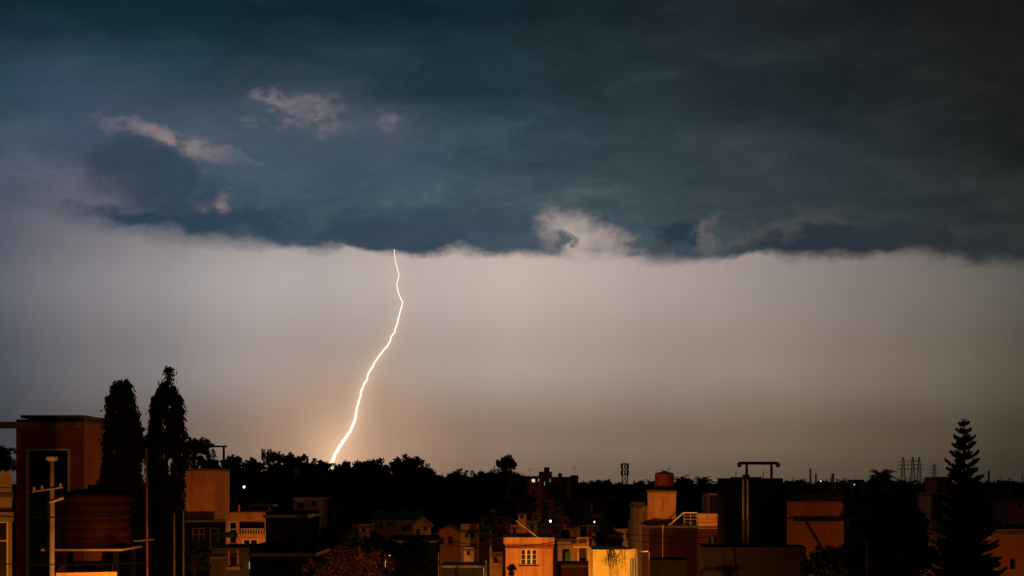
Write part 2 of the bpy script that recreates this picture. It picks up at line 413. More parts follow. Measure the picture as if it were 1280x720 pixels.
def tank(name, label, px, py0, py1, D, wpx, m, lid=True, base=None):
    """ribbed plastic rooftop water tank; py0 = top of the lid, py1 = its foot"""
    r = wpx/F*D/2; b = at(px, py1, D); H = (py1-py0)/F*D
    t = empty(name, b, label, 'water tank')
    hs = H*.84; prof = [(r*.94, 0), (r, .03)]
    n = 6
    for k in range(n):
        z0 = .03 + (hs-.06)*k/n; z1 = .03 + (hs-.06)*(k+1)/n; g_ = (z1-z0)*.16
        prof += [(r, z0+g_), (r*.985, z0+g_*1.3), (r*.985, z0+g_*2.0), (r, z0+g_*2.4)]
    prof += [(r, hs-.03), (r*.9, hs+H*.04), (r*.62, hs+H*.08), (r*.30, hs+H*.10)]
    MB().lathe(prof, 28).build('tank_body', m, t, True)
    l = MB().lathe([(r*.27, hs+H*.095), (r*.27, hs+H*.15), (r*.22, hs+H*.16)], 18).build('lid', K['iron'], t, False)
    return t

# --- red modern house behind the ribbed tank
h = House('modern_house', 'dark red flat roofed modern house with tall framed entrance bay', 'house', 20, 105, 523, 65, 8, K['rust'],
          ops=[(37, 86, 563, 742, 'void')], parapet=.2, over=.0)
z = h.z(561); zb = .1; x0, x1 = h.lx(34), h.lx(88); fw = .085
f = MB(); f.box(x0, x0+fw, -.12, .03, zb, z); f.box(x1-fw, x1, -.12, .03, zb, z); f.box(x0+fw, x1-fw, -.12, .03, z-fw, z)
h.part('portal_frame', f, K['white'])
f = MB(); y = .18; f.box(h.lx(38), h.lx(55), y, y+.05, h.z(720), h.z(622)); gp = h.part('door', f, K['greenp'])
f = MB(); f.box(h.lx(56.5), h.lx(63), y, y+.05, h.z(690), h.z(622)); h.part('wall_panel', f, K['tan'])
f = MB(); f.box(h.lx(57), h.lx(62.5), y-.03, y, h.z(671), h.z(655)); w_ = h.part('window', f, K['glass'])
f = MB(); f.box(h.lx(38), h.lx(85), y+.1, y+.15, h.z(618), h.z(566)); h.part('glazing_bar', f, K['glass'])
f = MB(); f.box(h.lx(28), h.w+.05, -.25, 6., h.h+.0, h.h+.14); h.part('roof_slab', f, K['slab'])
f = MB(); f.box(h.lx(-60), h.lx(103), -.75, -.15, h.z(536), h.z(528)); h.part('canopy_beam', f, K['brown'])
f = MB(); f.box(h.lx(96), h.lx(100), -.15, 0, h.z(536), h.z(528)); h.part('beam_bracket', f, K['brown'])
# --- neighbour at the very edge
rz = math.atan((640-15)/F)
h = House('terrace_house', 'olive and tan house with bright window at the picture edge beside the red house', 'house', -80, 15, 590, 50, 6, K['tan'], rz=rz,
          ops=[(-30, 10, 652, 724), (-70, -38, 652, 724)], parapet=.9, over=.05)
f = MB(); f.box(-.2, h.lx(17), -.35, -.002, h.z(652, 0), h.z(640, 0)); h.part('balcony_ledge', f, K['olive'])
# --- house under the ribbed tank
h = House('tank_house', 'low house with sunlit orange parapet under the brown ribbed tank'.replace('sunlit ', 'lamp lit '), 'house', 70, 146, 715.5, 36, 5.5, K['orange'], rz=math.atan(494/F), parapet=.35, over=.02)
p0 = at(66, 715.5, 36)
st = empty('tank_stand', at(116, 684, 38) * 1.0, 'concrete slab stand on short legs carrying the brown ribbed tank', 'tank stand')
zt = EYE - 82/F*38; st.location.z = EYE - 113.5/F*36 - .35 + .16 - .16
zl = zt - st.location.z
sw = 47/F*38
MB().box(-sw-.05, sw+.05, -sw, sw, zl-.055, zl).build('slab', K['brown'], st)
for a in (-1, 1):
    for b_ in (-1, 1): MB().box(a*sw*.86-.06, a*sw*.86+.06, b_*sw*.86-.06, b_*sw*.86+.06, 0.0, zl-.057).build('leg', K['black'], st)
tank('water_tank', 'big brown ribbed plastic water tank on a slab beside the mast trees', 121, 606, 684, 38, 84, K['tankbrown'])

# --- utility pole and its cables
def pole_obj(name, label, px, top, D, w, m, cat='pole', base=0., lean=0., group=None):
    a = at(px, top, D); r = w/F*D/2
    o = empty(name, (a.x - lean, D, base), label, cat, group)
    MB().tube([(0, 0, 0), (lean*.5, 0, (a.z-base)*.5), (lean, 0, a.z-base)], [r*1.08, r*1.03, r], 10).build('shaft', m, o, True)
    return o, a.z - base
o, H = pole_obj('utility_pole', 'square capped concrete utility pole with slanted cross arms', 65, 576, 36, 6.5, K['conc'])
MB().box(-.11, .11, -.11, .11, H, H+.1).build('cap', K['conc'], o)
q = lambda px, py: ((px-65)/F*36, -.1, EYE-(py-HZ)/F*36)
MB().tube([q(42, 614.5), q(80, 609)], .022, 6).build('cross_arm', K['brown'], o)
MB().tube([q(64, 628), q(81, 622)], .035, 6).build('cross_arm', K['conc'], o)
for px, py in ((44, 612), (54, 610.5), (77, 607.5)): MB().lathe([(.02, 0), (.035, .03), (.03, .08), (.012, .1)], 8, q(px, py)[0], -.1).build('insulator', K['brown'], o).location = (0, 0, q(px, py)[2]-.02)
def cable(label, pts, D, r=.012, sag=.0, group='overhead cables', dd=None):
    P = []
    for i in range(len(pts)-1):
        a = at(*pts[i], D if dd is None else dd[i]); b = at(*pts[i+1], D if dd is None else dd[i+1])
        for k in range(12):
            t = k/12; p = a.lerp(b, t); p.z -= sag*4*t*(1-t); P.append(p)
    P.append(at(*pts[-1], D if dd is None else dd[-1]))
    tag(MB().tube(P, r, 5).build('overhead_cable', K['cable']), label, 'cable', group)
cable('black cable from the upper cross arm of the concrete pole past the picture edge', [(44, 611), (-60, 600)], 36, sag=.05)
cable('black cable sagging across the red house entrance at tank height', [(-40, 641), (40, 646), (165, 644)], 34, .016, sag=.03)
cable('lowest black cable crossing the green door of the red house', [(-40, 702), (60, 706), (185, 703)], 34, .014, sag=.02)
cable('black cable from the cross arm running over the ribbed tank to the slim pole', [(77, 608), (181, 604)], 36, .01, sag=.12)

# slim poles
o, H = pole_obj('flag_pole', 'slim leaning red painted pipe pole between the two mast trees', 183, 560, 42, 2.4, K['redpipe'], lean=-.12)
MB().tube([(-.5, 0, H-2.75), (.1, 0, H-2.7)], .018, 6).build('cross_bar', K['steel'], o)
pole_obj('pipe_post', 'thin grey pipe post in front of the spired mast tree, shorter one', 218, 642, 50, 1.6, K['steel'], group='pipe posts below the mast tree')
pole_obj('pipe_post', 'thin grey pipe post at the right edge of the spired mast tree'.replace('right edge', 'box building side'), 229.5, 638, 52, 1.6, K['steel'], group='pipe posts below the mast tree')

# --- tall box behind the mast trees
h = House('stair_block', 'plain orange brown box building rising beside the spired mast tree', 'building', 226, 268, 585, 95, 5.1, K['orange'], parapet=.2, over=.03)
h2 = House('flat_house', 'dim flat roofed house in front of the plain orange brown box', 'house', 205, 282, 651, 93, 1.6, K['black'], ops=[(240, 256, 660, 684), (262, 274, 660, 684)], parapet=.1, over=.02)
fr = empty('pipe_gantry', at(268, 570, 130), 'dark pipe gantry with one post above the trees beside the mast tree', 'pipe gantry')
fr.location.z = 0; fz = EYE + 44/F*130
MB().tube([(-.95, 0, fz), (1.15, 0, fz)], .085, 6).build('bar', K['iron'], fr); MB().tube([(.85, 0, 0), (.85, 0, fz-.08)], .11, 8).build('post', K['iron'], fr)

# --- house with lit terrace
h = House('terrace_house', 'orange lit terrace house with baluster railing and green awning', 'house', 282, 336, 641, 85, 5, K['orange'],
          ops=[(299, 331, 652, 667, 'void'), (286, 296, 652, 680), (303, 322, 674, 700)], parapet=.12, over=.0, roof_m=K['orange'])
for px in (283.5, 298.5):
    f = MB(); x = h.lx(px); f.box(x-.06, x+.06, .0, .12, h.h+.002, h.z(631)); h.part('column', f, K['orange'])
f = MB(); f.box(h.lx(308), h.w+.25, .6, 3.5, h.h+.35, h.h+.5); h.part('canopy', f, K['slab'])
for px in (310, 334):
    f = MB(); x = h.lx(px); f.box(x-.05, x+.05, .7, .8, h.h-.4, h.h+.35); h.part('column', f, K['tan'])
f = MB()
for k in range(9):
    x = h.lx(302 + k*3.3); f.tube([(x, .03, h.z(666.5)), (x, .03, h.z(661))], .03, 6)
f.box(h.lx(300), h.lx(330), .0, .06, h.z(661.4), h.z(660.8)); h.part('railing', f, K['white'])
f = MB()
n = 26; xa, xb = h.lx(270), h.lx(298)
for k in range(n):
    a, b_ = xa+(xb-xa)*k/n, xa+(xb-xa)*(k+.5)/n; c_ = xa+(xb-xa)*(k+1)/n
    z0, z1 = h.z(672), h.z(666)
    f.quad((a, -.32, z0), (b_, -.28, z0), (b_, -.06, z1), (a, -.10, z1)); f.quad((b_, -.28, z0), (c_, -.32, z0), (c_, -.10, z1), (b_, -.06, z1))
h.part('awning', f, K['green'])
f = MB(); f.box(h.lx(286), h.lx(294), -.3, -.2, h.z(674), h.z(655)); 
h = House('brick_house', 'low house with tall orange lit window bay below the green awning', 'house', 262, 312, 685, 76, 5, K['dim'],
          ops=[(286, 299, 689, 707), (265, 282, 691, 696)], parapet=.3, over=.05)
f = MB(); f.box(h.lx(285), h.lx(302), -.4, -.002, h.z(712), h.z(708)); h.part('balcony_ledge', f, K['orange'])
f = MB(); f.box(h.lx(285.5), h.lx(288), -.1, -.002, h.z(708), h.z(687)); f.box(h.lx(296.5), h.lx(299), -.1, -.002, h.z(708), h.z(687)); h.part('pilaster', f, K['orange'])
f = MB(); f.box(h.lx(312), h.lx(313), -.12, -.05, h.z(711), h.z(702)); h.part('wall_lamp', f, K['litpale'])

# --- dark blocks
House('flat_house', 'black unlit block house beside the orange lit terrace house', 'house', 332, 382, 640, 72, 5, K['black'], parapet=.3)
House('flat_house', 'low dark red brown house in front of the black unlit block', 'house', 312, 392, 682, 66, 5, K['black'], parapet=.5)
pole_obj('pipe_post', 'dark pipe post against the black block, taller of two', 372, 640, 64, 1.6, K['iron'])
pole_obj('pipe_post', 'thin dark pipe post with pale fitting right beside the taller post'.replace('right ', ''), 378.5, 652, 63, 1.2, K['iron'])
h = House('gabled_bungalow', 'dim olive bungalow with projecting roof slab below the water tower', 'house', 366, 398, 622, 140, 7, K['olive'], ops=[(389, 395, 626, 633), (372, 380, 628, 636)], parapet=.2, over=.35, roof_m=K['tan'])

# --- gabled houses
def gable(name, label, x0, x1, eave, ridge, D, depth, m, rm, ops=(), side=False):
    h = House(name, label, 'house', x0, x1, eave, D, depth, m, ops=ops, flat=False)
    zr = h.z(ridge, (x0+x1)/2); o_ = .25; w, d, e = h.w, depth, h.h
    f = MB()
    if not side:
        MB().quad((0, 0, e), (w, 0, e), (w/2, 0, zr)).build('gable_wall', m, h.root); MB().quad((w, d, e), (0, d, e), (w/2, d, zr)).build('gable_wall', m, h.root)
        s_ = (zr-e)/(w/2)
        for a, b_ in ((-o_, w/2), (w+o_, w/2)):
            za = e - s_*o_
            P = [(a, -o_, za), (b_, -o_, zr), (b_, d+o_, zr), (a, d+o_, za)]
            Q = [(p[0], p[1], p[2]+.14) for p in P]
            f.quad(*P); f.quad(*Q[::-1]); 
            for i in range(4): f.quad(P[i], P[(i+1) % 4], Q[(i+1) % 4], Q[i])
    else:
        MB().quad((0, 0, e), (0, d, e), (0, d/2, zr)).build('gable_wall', m, h.root); MB().quad((w, 0, e), (w, d, e), (w, d/2, zr)).build('gable_wall', m, h.root)
        s_ = (zr-e)/(d/2)
        for a, b_ in ((-o_, d/2), (d+o_, d/2)):
            za = e - s_*o_
            P = [(-o_, a, za), (w+o_, a, za), (w+o_, b_, zr), (-o_, b_, zr)]
            Q = [(p[0], p[1], p[2]+.14) for p in P]
            f.quad(*P); f.quad(*Q[::-1])
            for i in range(4): f.quad(P[i], P[(i+1) % 4], Q[(i+1) % 4], Q[i])
    f.build('roof', rm, h.root); return h
gable('long_shed', 'long low shed with olive pitched roof under the treeline', 464, 523, 651, 641, 150, 10, K['olive'], K['olive'], ops=[(474, 479, 654, 660), (484, 489, 653, 658), (502, 514, 657, 664)], side=True)
gable('gabled_house', 'small gabled house with glowing doorway at the end of the olive shed', 517, 535, 657, 649, 140, 5, K['tan'], K['tile'], ops=[(520, 525, 661, 668), (529, 534, 658, 663, 'window')])
gable('gabled_house', 'orange lit gabled house with wide pale gable beside the tan tower block', 544, 577, 667, 658.5, 125, 6, K['orange'], K['tile'], ops=[(560, 566, 670, 680), (549, 555, 672, 680)])
House('tower_block', 'narrow tan tower house between the gabled house and the orange house', 'house', 576, 597, 655, 118, 4, K['tan'], ops=[(581, 586, 664, 672), (588, 593, 664, 672)], parapet=.7)
House('flat_house', 'low tan annexe with lit front at the foot of the narrow tan tower', 'house', 580, 592, 684, 112, 2.5, K['tan'], ops=[(583, 588, 688, 694)], parapet=.3)
House('flat_house', 'dark stepped house hidden between the tan tower and the orange house', 'house', 596, 613, 665, 122, 5, K['brown'], ops=[(600, 606, 672, 679)], parapet=.5)
House('flat_house', 'brown house with lamp lit upper wall just above the orange house corner', 'house', 610, 633, 661, 128, 5, K['tan'], ops=[(613, 617, 665, 672), (622, 628, 665, 671)], parapet=.4)

# --- orange house with white window
h = House('orange_house', 'bright orange lit house with three light white window under a flat parapet', 'house', 632, 691, 672, 100, 5, K['orange'],
          ops=[(651, 671, 687, 706, 'void')], parapet=.02, over=.0)
f = MB(); f.box(h.lx(629.5), h.lx(693), -.35, 5.1, h.z(679.5), h.z(671.5)); h.part('parapet', f, K['orange'])
f = MB(); f.box(h.lx(631), h.lx(692), -.28, -.002, h.z(685.5), h.z(679.7)); h.part('shadow_band', f, K['umber'])  # strip darker than the wall, standing in for the parapet's shadow
x0, x1, z0, z1 = h.lx(651), h.lx(671), h.z(706), h.z(687); W3 = (x1-x0)
f = MB(); t = .035
f.box(x0, x0+t, .0, .14, z0, z1); f.box(x1-t, x1, .0, .14, z0, z1); f.box(x0+t, x1-t, .0, .14, z0, z0+t); f.box(x0+t, x1-t, .0, .14, z1-t, z1)
for k in (1, 2):
    x = x0 + W3*k/3; f.box(x-.06, x+.06, .0, .13, z0+t, z1-t)
for zz in (.36, .68):
    f.box(x0+t, x1-t, .03, .09, z0+(z1-z0)*zz-.013, z0+(z1-z0)*zz+.013)
w_ = h.part('window', f, K['white'])
f = MB().box(x0-.02, x1+.02, .32, .35, z0-.02, z1+.02).build('pane', K['glass'], w_)
f = MB(); f.box(x0-.15, x1+.15, -.12, -.002, z0-.09, z0-.004); h.part('sill', f, K['iron'])
a, b_ = at(645, 651, 99), at(672, 671.4, 99)
tag(MB().tube([a, b_], .04, 6).build('bamboo_pole', K['steel']), 'pale pole leaning out above the roof of the orange house', 'pole')
cable('black cable sagging across the front of the orange house under its parapet', [(560, 676), (632, 683), (700, 676), (745, 672)], 97, .03, sag=.10)
cable('second cable crossing the upper wall of the orange house', [(560, 682), (700, 681), (760, 668)], 98, .022, sag=.15)

# --- yellow wall
h = House('yellow_house', 'yellow limewashed wall with dark rain streaks below its top edge', 'house', 741, 788, 686, 82, 4.5, K['yellow'], parapet=.2, over=.0, roof_m=K['yellow'])
f = MB(); f.box(h.w+.002, h.lx(797), -.02, .3, h.z(697.5), h.z(686)); h.part('parapet', f, K['yellow'])
for px in (790, 793, 796.4):
    f = MB(); f.tube([(h.lx(px), .1, 0), (h.lx(px), .1, h.z(697.5))], .035, 6); h.part('drain_pipe', f, K['steel'])

rng = random.Random(77); f = MB()
for k in range(13):
    x = h.lx(rng.gauss(764, 6)); z = h.h+.02; L = rng.uniform(.5, 1.7); P = [(x, -.035, z)]
    for j in range(7): x += rng.gauss(0, .045); z -= L/7; P.append((x, -.03, z))
    f.tube(P, [.022-.0025*j for j in range(8)], 4)
    for j in (2, 4):
        xx, _, zz_ = P[j]; f.tube([P[j], (xx+rng.gauss(0, .16), -.03, zz_-.16), (xx+rng.gauss(0, .26), -.03, zz_-.4)], [.013, .010, .005], 4)
h.part('creeper', f, K['bark'])
# --- small yard with green sheet and posts between orange house and yellow wall
h = House('yard_house', 'small open fronted house with orange lit posts and green sheet gate', 'house', 697, 737, 672, 112, 4, K['tan'],
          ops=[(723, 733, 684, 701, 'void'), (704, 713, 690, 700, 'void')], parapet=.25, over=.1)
for px in (722, 734.2):
    f = MB(); x = h.lx(px); f.box(x-.09, x+.09, -.6, -.42, 0, h.z(673)); h.part('post', f, K['orange'])
f = MB(); f.box(h.lx(720), h.lx(736), -.62, -.0, h.z(673), h.z(671)); h.part('lintel', f, K['orange'])
f = MB(); f.box(h.lx(716), h.lx(735), -.66, -.55, h.z(684.5), h.z(682)); h.part('cross_beam', f, K['shutter'])
f = MB(); f.box(h.lx(706), h.lx(713), -.5, -.44, h.z(703), h.z(690)); h.part('gate', f, K['green'])
f = MB(); f.box(h.lx(735), h.lx(740), -.4, -.34, h.z(704), h.z(698)); h.part('gate', f, K['green'])
House('boundary_wall_house', 'low dark red walled house in front of the green sheet gate', 'house', 698, 742, 704, 104, 3, K['maroon'], parapet=.3)

# --- dark cluster in the middle
for (nm, lb, x0, x1, top, D, dep, m, ops, par) in [
  ('apartment_block', 'skyline flat block with one yellow lit window', 656, 677, 595, 260, 9, 'rust', [(664.5, 669, 598.5, 603, 'warm'), (672.6, 674, 598, 602, 'pale')], .5),
  ('apartment_block', 'taller reddish skyline block topped by a small black stair head', 674.5, 690, 589.5, 265, 8, 'deep', [(680, 681.6, 602, 607, 'teal'), (687, 688.6, 598, 603, 'teal'), (677, 680, 594, 598)], .8),
  ('apartment_block', 'low wide skyline block beside the reddish one', 690.5, 714, 596, 268, 9, 'brown', [(694, 698, 600, 604), (704, 708, 600, 604)], .6),
  ('apartment_block', 'black skyline cube at the end of the skyline blocks', 714.5, 723, 594, 272, 6, 'black', [], .5),
  ('flat_house', 'dim olive brown plain house below the skyline blocks', 686, 708, 604, 215, 8, 'olive', [(699, 704, 619, 626)], .5),
  ('flat_house', 'wide dim brown wall house below the black skyline cube', 703, 738, 623, 200, 8, 'brown', [(708, 712, 628, 633), (720, 724, 628, 633)], .5),
  ('flat_house', 'dark red house above a white framed porch', 639, 659, 620, 185, 7, 'deep', [(640, 647, 633, 641), (650, 657, 634, 641)], .5),
  ('tower_block', 'thin olive tower between the dark red house and the striped house', 659.5, 664.5, 622.5, 190, 2, 'tan', [], .4),
  ('tower_block', 'narrow house with red and cream stripe panels', 678, 693, 624, 175, 6, 'rust', [(680, 688, 633, 637), (680, 688, 641, 643)], .6),
  ('flat_house', 'small house with orange lit porch below the white framed porch', 648, 658, 641, 160, 4, 'orange', [(650, 654, 643, 648)], .2),
  ('flat_house', 'low brown blank walled house behind the pale leaning pole', 671, 702, 654, 148, 6, 'brown', [(690, 700, 661, 667, 'void')], .5),
  ('flat_house', 'low reddish house under the wide dim brown wall', 702, 719, 645, 165, 6, 'deep', [(705, 710, 650, 655)], .3),
  ('flat_house', 'olive framed house with small white lamp on its porch', 731, 754, 641, 162, 6, 'olive', [(734, 751, 646, 660, 'void')], .3),
  ('flat_house', 'dim tan narrow house beside the thin dark red house', 720, 725, 658, 140, 3, 'tan', [], .3),
  ('flat_house', 'thin dark red house behind the open fronted yard', 707, 719.5, 660, 138, 4, 'rust', [(710, 714, 668, 674)], .3),
  ('flat_house', 'dark house with low parapet behind the yellow limewashed wall', 745, 778, 668, 120, 6, 'dim', [(750, 757, 674, 684), (764, 771, 674, 684)], .6),
  ('flat_house', 'dark brown house above and behind the gabled houses', 600, 640, 645, 150, 6, 'dim', [(605, 611, 650, 657), (622, 628, 650, 657)], .5),
  ('flat_house', 'dull grey house against the woods above the orange house', 612, 637, 632, 200, 7, 'dim', [(617, 621, 637, 642)], .5),
  ('flat_house', 'unlit house standing behind the yellow wall and water tank tower', 757, 795, 640, 170, 7, 'dim', [(763, 769, 646, 652), (780, 786, 646, 652)], .5),
  ('flat_house', 'unlit low house in the dark below the olive shed', 488, 545, 672, 115, 6, 'black', [(500, 506, 678, 686)], .4),
  ('flat_house', 'dark terrace with bright lit parapet edge beside the yellow pole', 553, 604, 707, 92, 4, 'dim', [], .15),
  ]:
    hh = House(nm, lb, 'house' if nm != 'apartment_block' else 'apartment block', x0, x1, top, D, dep, K[m],
               ops=[o if len(o) > 4 else (*o, 'window') for o in ops], parapet=par, group='dim houses of the town')
    if 'stair head' in lb:
        f = MB(); f.box(hh.lx(680.6), hh.lx(687), 1, 4, hh.h-.6, hh.z(584)); hh.part('stair_head', f, K['black'])
    if 'stripe' in lb:
        for py in (626.5, 638, 644.5):
            f = MB(); f.box(-.05, hh.w+.05, -.12, -.002, hh.z(py+1.2), hh.z(py)); hh.part('band', f, K['tan'])
    if 'white framed porch' in lb and 'above' in lb:
        f = MB(); f.box(hh.lx(639), hh.lx(657), -1.2, -1.1, hh.z(633), hh.z(632)); f.box(hh.lx(639), hh.lx(640), -1.2, -1.1, 0, hh.z(633)); f.box(hh.lx(647.4), hh.lx(648.8), -1.2, -1.1, 0, hh.z(633)); hh.part('porch_frame', f, K['white'])
    if 'bright lit parapet' in lb:
        f = MB(); f.box(-.05, hh.w+.05, -.16, -.002, hh.h-.14, hh.h+.02); hh.part('coping', f, K['yellow'])

for px, foot, D, wp, mt, lb in [
  (586, 655, 119.5, 9, 'black', 'small black water tank on the narrow tan tower house'),
  (647, 620, 187.5, 8, 'black', 'black water tank on the dark red house above the white framed porch'),
  (686, 624, 177, 7, 'rustt', 'dull red water tank on the house with red and cream stripes'),
  (712, 645, 167, 8, 'black', 'black water tank on the low reddish house in the dark'),
  (694, 654, 150.5, 9, 'conc', 'pale grey water tank beside the white lamp on the brown house'),
  (735, 641, 164.5, 8, 'rustt', 'dull red water tank on the olive framed porch house'),
  (752, 668, 122, 10, 'conc', 'grey water tank on the dark house behind the yellow wall'),
  (722, 623, 202.5, 8, 'black', 'black water tank on the wide dim brown house'),
  (616, 645, 152, 9, 'conc', 'grey water tank on the dark brown house above the gabled houses'),
  (707, 672, 113.6, 10, 'black', 'black water tank on the open fronted yard house'),
  (780, 640, 172.5, 8, 'black', 'black water tank on the unlit house behind the yellow wall'),
  (357, 640, 74, 20, 'black', 'black water tank on the black unlit block'),
  (700, 596, 271, 5, 'black', 'tiny black tank on the low wide skyline block')]:
    o = tank('water_tank', lb, px, foot-wp*1.15+1, foot+1, D, wp, K[{'rustt': 'tankred'}.get(mt, mt)])
for px, top, D, foot, lb in [(664, 612, 191, 623, 'thin antenna mast on the thin olive tower'), (700, 640, 150, 655, 'thin antenna mast on the low brown blank walled house'),
  (727, 646, 168, 660, 'thin antenna mast beside the olive framed porch'), (603, 648, 124, 665, 'thin antenna mast on the dark stepped house'), (670, 610, 187, 625, 'thin antenna mast between the dark red house and the striped house'),
  (735, 656, 113, 672, 'thin antenna mast on the open fronted yard house'), (718, 583, 273, 595, 'thin antenna mast on the black skyline cube'), (662, 586, 262, 596, 'thin antenna mast on the flat skyline block with the yellow window')]:
    a = at(px, top, D); b_ = at(px, foot, D); o = empty('antenna_mast', b_, lb, 'antenna', 'roof antennas of the town'); H = a.z-b_.z
    f = MB(); f.tube([(0, 0, -.6), (0, 0, H)], .035, 5)
    f.build('mast', K['steel'], o); f = MB()
    f.tube([(-.5, 0, H*.92), (.5, 0, H*.92)], .025, 4)
    for k in range(5): f.tube([(-.45+.22*k, -.3+.04*k, H*.92), (-.45+.22*k, .3-.04*k, H*.92)], .015, 4)
    f.build('aerial', K['steel'], o)
for x0, x1, top, D, dep, m, lb, ops in [
  (659, 671, 651, 143, 4, 'tan', 'narrow dim tan house wedged beside the brown blank walled house', [(663, 667, 656, 662)]),
  (738, 748, 656, 146, 4, 'rust', 'slim dull red house just below the olive framed porch', [(741, 745, 661, 667)]),
  (755, 770, 652, 158, 4, 'brown', 'square brown house behind the dark parapet house', [(759, 764, 657, 663)]),
  (771, 790, 661, 135, 4, 'tan', 'tan low house behind the hooked lamp pole', [(774, 779, 666, 673), (783, 787, 666, 673)]),
  (665, 677, 641, 168, 3, 'tan', 'small tan house under the thin olive tower', [(668, 672, 645, 649)]),
  (638, 648, 656, 138, 4, 'orange', 'small orange house just behind the foot of the pale leaning pole', [(641, 645, 661, 667)]),
  (694.5, 704, 633, 173, 4, 'olive', 'narrow olive house beside the house with red and cream stripes', [(697, 701, 638, 643)]),
  (704, 714, 668, 120.5, 3, 'rust', 'dull red box house behind the open fronted yard', []),
  (613, 628, 690, 105, 4, 'brown', 'low brown annexe at the side of the orange house with three light window', [(617, 622, 696, 704)]),
  (789, 800, 651, 118, 3, 'tan', 'dim tan box house against the olive green house', [(792, 796, 657, 664)]),
  (741, 760, 627, 206, 5, 'deep', 'dark red house at the edge of the woods above the olive framed porch', [(745, 750, 632, 637)]),
  (764, 785, 620, 228, 5, 'brown', 'brown house in the woods under the far cell tower', [(768, 773, 625, 630), (777, 781, 625, 630)]),
  (598, 613, 628, 222, 5, 'brown', 'brown house half sunk in the woods above the tan tower', [(602, 606, 633, 637)]),
  (404, 420, 634, 152, 5, 'brown', 'dim brown house in the trees beside the olive bungalow', [(408, 413, 639, 645)]),
  (430, 447, 641, 160, 5, 'dim', 'grey house in the dark trees before the olive shed', [(435, 440, 646, 651)]),
  (448, 463, 655, 141, 4, 'tan', 'tan cottage at the near end of the olive shed', [(452, 457, 660, 666)]),
  (1003, 1030, 617, 175, 5, 'dim', 'grey house showing above the plain dark orange wall', [(1008, 1013, 620, 624)]),
  (1034, 1054, 613, 190, 5, 'rust', 'dull red house showing above the end of the plain orange wall', [(1039, 1044, 617, 622)]),
  (1200, 1232, 611, 230, 6, 'dim', 'wide grey house hidden behind the whorled pine', [(1226, 1230, 615, 620)]),
  (1048, 1064, 603, 380, 8, 'brown', 'far brown rooftop on the skyline before the reddish skyline house', []),
  (1110, 1122, 601, 430, 8, 'brown', 'far brown rooftop on the skyline just past the palm', [])]:
    House('flat_house', lb, 'house', x0, x1, top, D, dep, K[m], ops=[(*o, 'window') for o in ops], parapet=.4, over=.05, group='dim houses of the town')
pole_obj('lamp_pole', 'bright yellow lit post beside the orange house', 613, 683, 88, 2.6, K['yellow'])
pole_obj('lamp_pole', 'shorter thin yellow lit post next to the bright yellow one', 607.3, 700, 86, 1.6, K['yellow'])
pole_obj('lamp_pole', 'thin grey post in the dark at the end of the lit terrace edge', 548, 690, 90, 1.4, K['steel'])
pole_obj('lamp_pole', 'thin grey post beside the open fronted yard house', 706, 655, 135, 1.0, K['steel'])

# --- the red walled house with the rust red tank
h = House('red_walled_house', 'dark red walled house with roof terrace, railing and orange parapet', 'house', 811, 899, 657, 95, 5.5, K['maroon'],
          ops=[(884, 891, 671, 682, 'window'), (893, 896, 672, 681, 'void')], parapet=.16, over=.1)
T = House('stair_tower', 'orange lit stair tower carrying the rust red water tank', 'stair tower', 823, 845, 612, 97, 2.6, K['orange'], rz=R(11), parapet=.2, over=.04)
f = MB(); f.box(0, T.w*.3, -.05, -.002, 0, .02)
for px in (823.2, 825.6):
    f = MB(); f.tube([(T.lx(px)+.03, -.07, T.z(657)), (T.lx(px)+.03, -.07, T.z(626))], .03, 6); T.part('drain_pipe', f, K['steel'])
for py in (615, 617.6):
    f = MB(); f.box(T.lx(828), T.w+.03, -.09, -.002, T.z(py+.7), T.z(py)); T.part('moulding', f, K['orange'])
House('stair_annexe', 'dim tan annexe against the stair tower under the rust red tank', 'annexe', 802, 814, 633, 100, 3, K['brown'], parapet=.15, over=.03)
House('flat_house', 'dim olive green house behind the stair tower annexe', 'house', 793, 806, 628, 112, 4, K['olive'], parapet=.4)
tk = tank('water_tank', 'rust red plastic water tank on top of the orange lit stair tower', 830.5, 588.5, 611.4, 98.6, 24, K['tankred'])
f = MB(); f.tube([(-.55, -.3, 1.22), (-.62, -.3, 1.3), (-.1, -.3, 1.3)], .025, 5); f.build('inlet_pipe', K['steel'], tk)
f = MB(); f.tube([(.28, -.1, 1.2), (.28, -.1, 1.42), (.42, -.1, 1.46)], .03, 5); f.build('vent_pipe', K['iron'], tk)
f = MB()
zr = h.h + .0; za = h.z(641)
f.tube([(h.lx(835.5), .12, h.h-.02), (h.lx(855), .12, za), (h.lx(872), .12, za)], .045, 6); h.part('handrail', f, K['white'])
f = MB()
for py in (645, 649, 653): f.tube([(h.lx(856), .12, h.z(py)), (h.lx(872), .12, h.z(py))], .022, 5)
for px in (855.5, 863.5, 871.5): f.tube([(h.lx(px), .12, h.h-.02), (h.lx(px), .12, za)], .025, 5)
h.part('railing', f, K['steel'])
f = MB(); f.box(h.lx(872.3), h.lx(899), -.12, .1, h.z(657.2), h.z(642)); h.part('parapet', f, K['orange'])
f = MB(); f.box(h.lx(872.3), h.lx(896), -.08, .08, h.z(661), h.z(657.4)); h.part('parapet_base', f, K['orange'])
D_ = House('rooftop_doorway', 'dark stair head with orange lit door frame beside the black block', 'doorway', 884, 905, 616, 104, 3, K['dim'], ops=[(887.5, 903, 619, 645, 'void')], parapet=.2, over=.0)
f = MB(); f.box(-.02, D_.lx(887), -.1, -.002, 0, D_.z(616.4)); f.box(D_.lx(887)+.002, D_.w, -.1, -.002, D_.z(619), D_.z(616.4)); D_.part('door_frame', f, K['orange'])
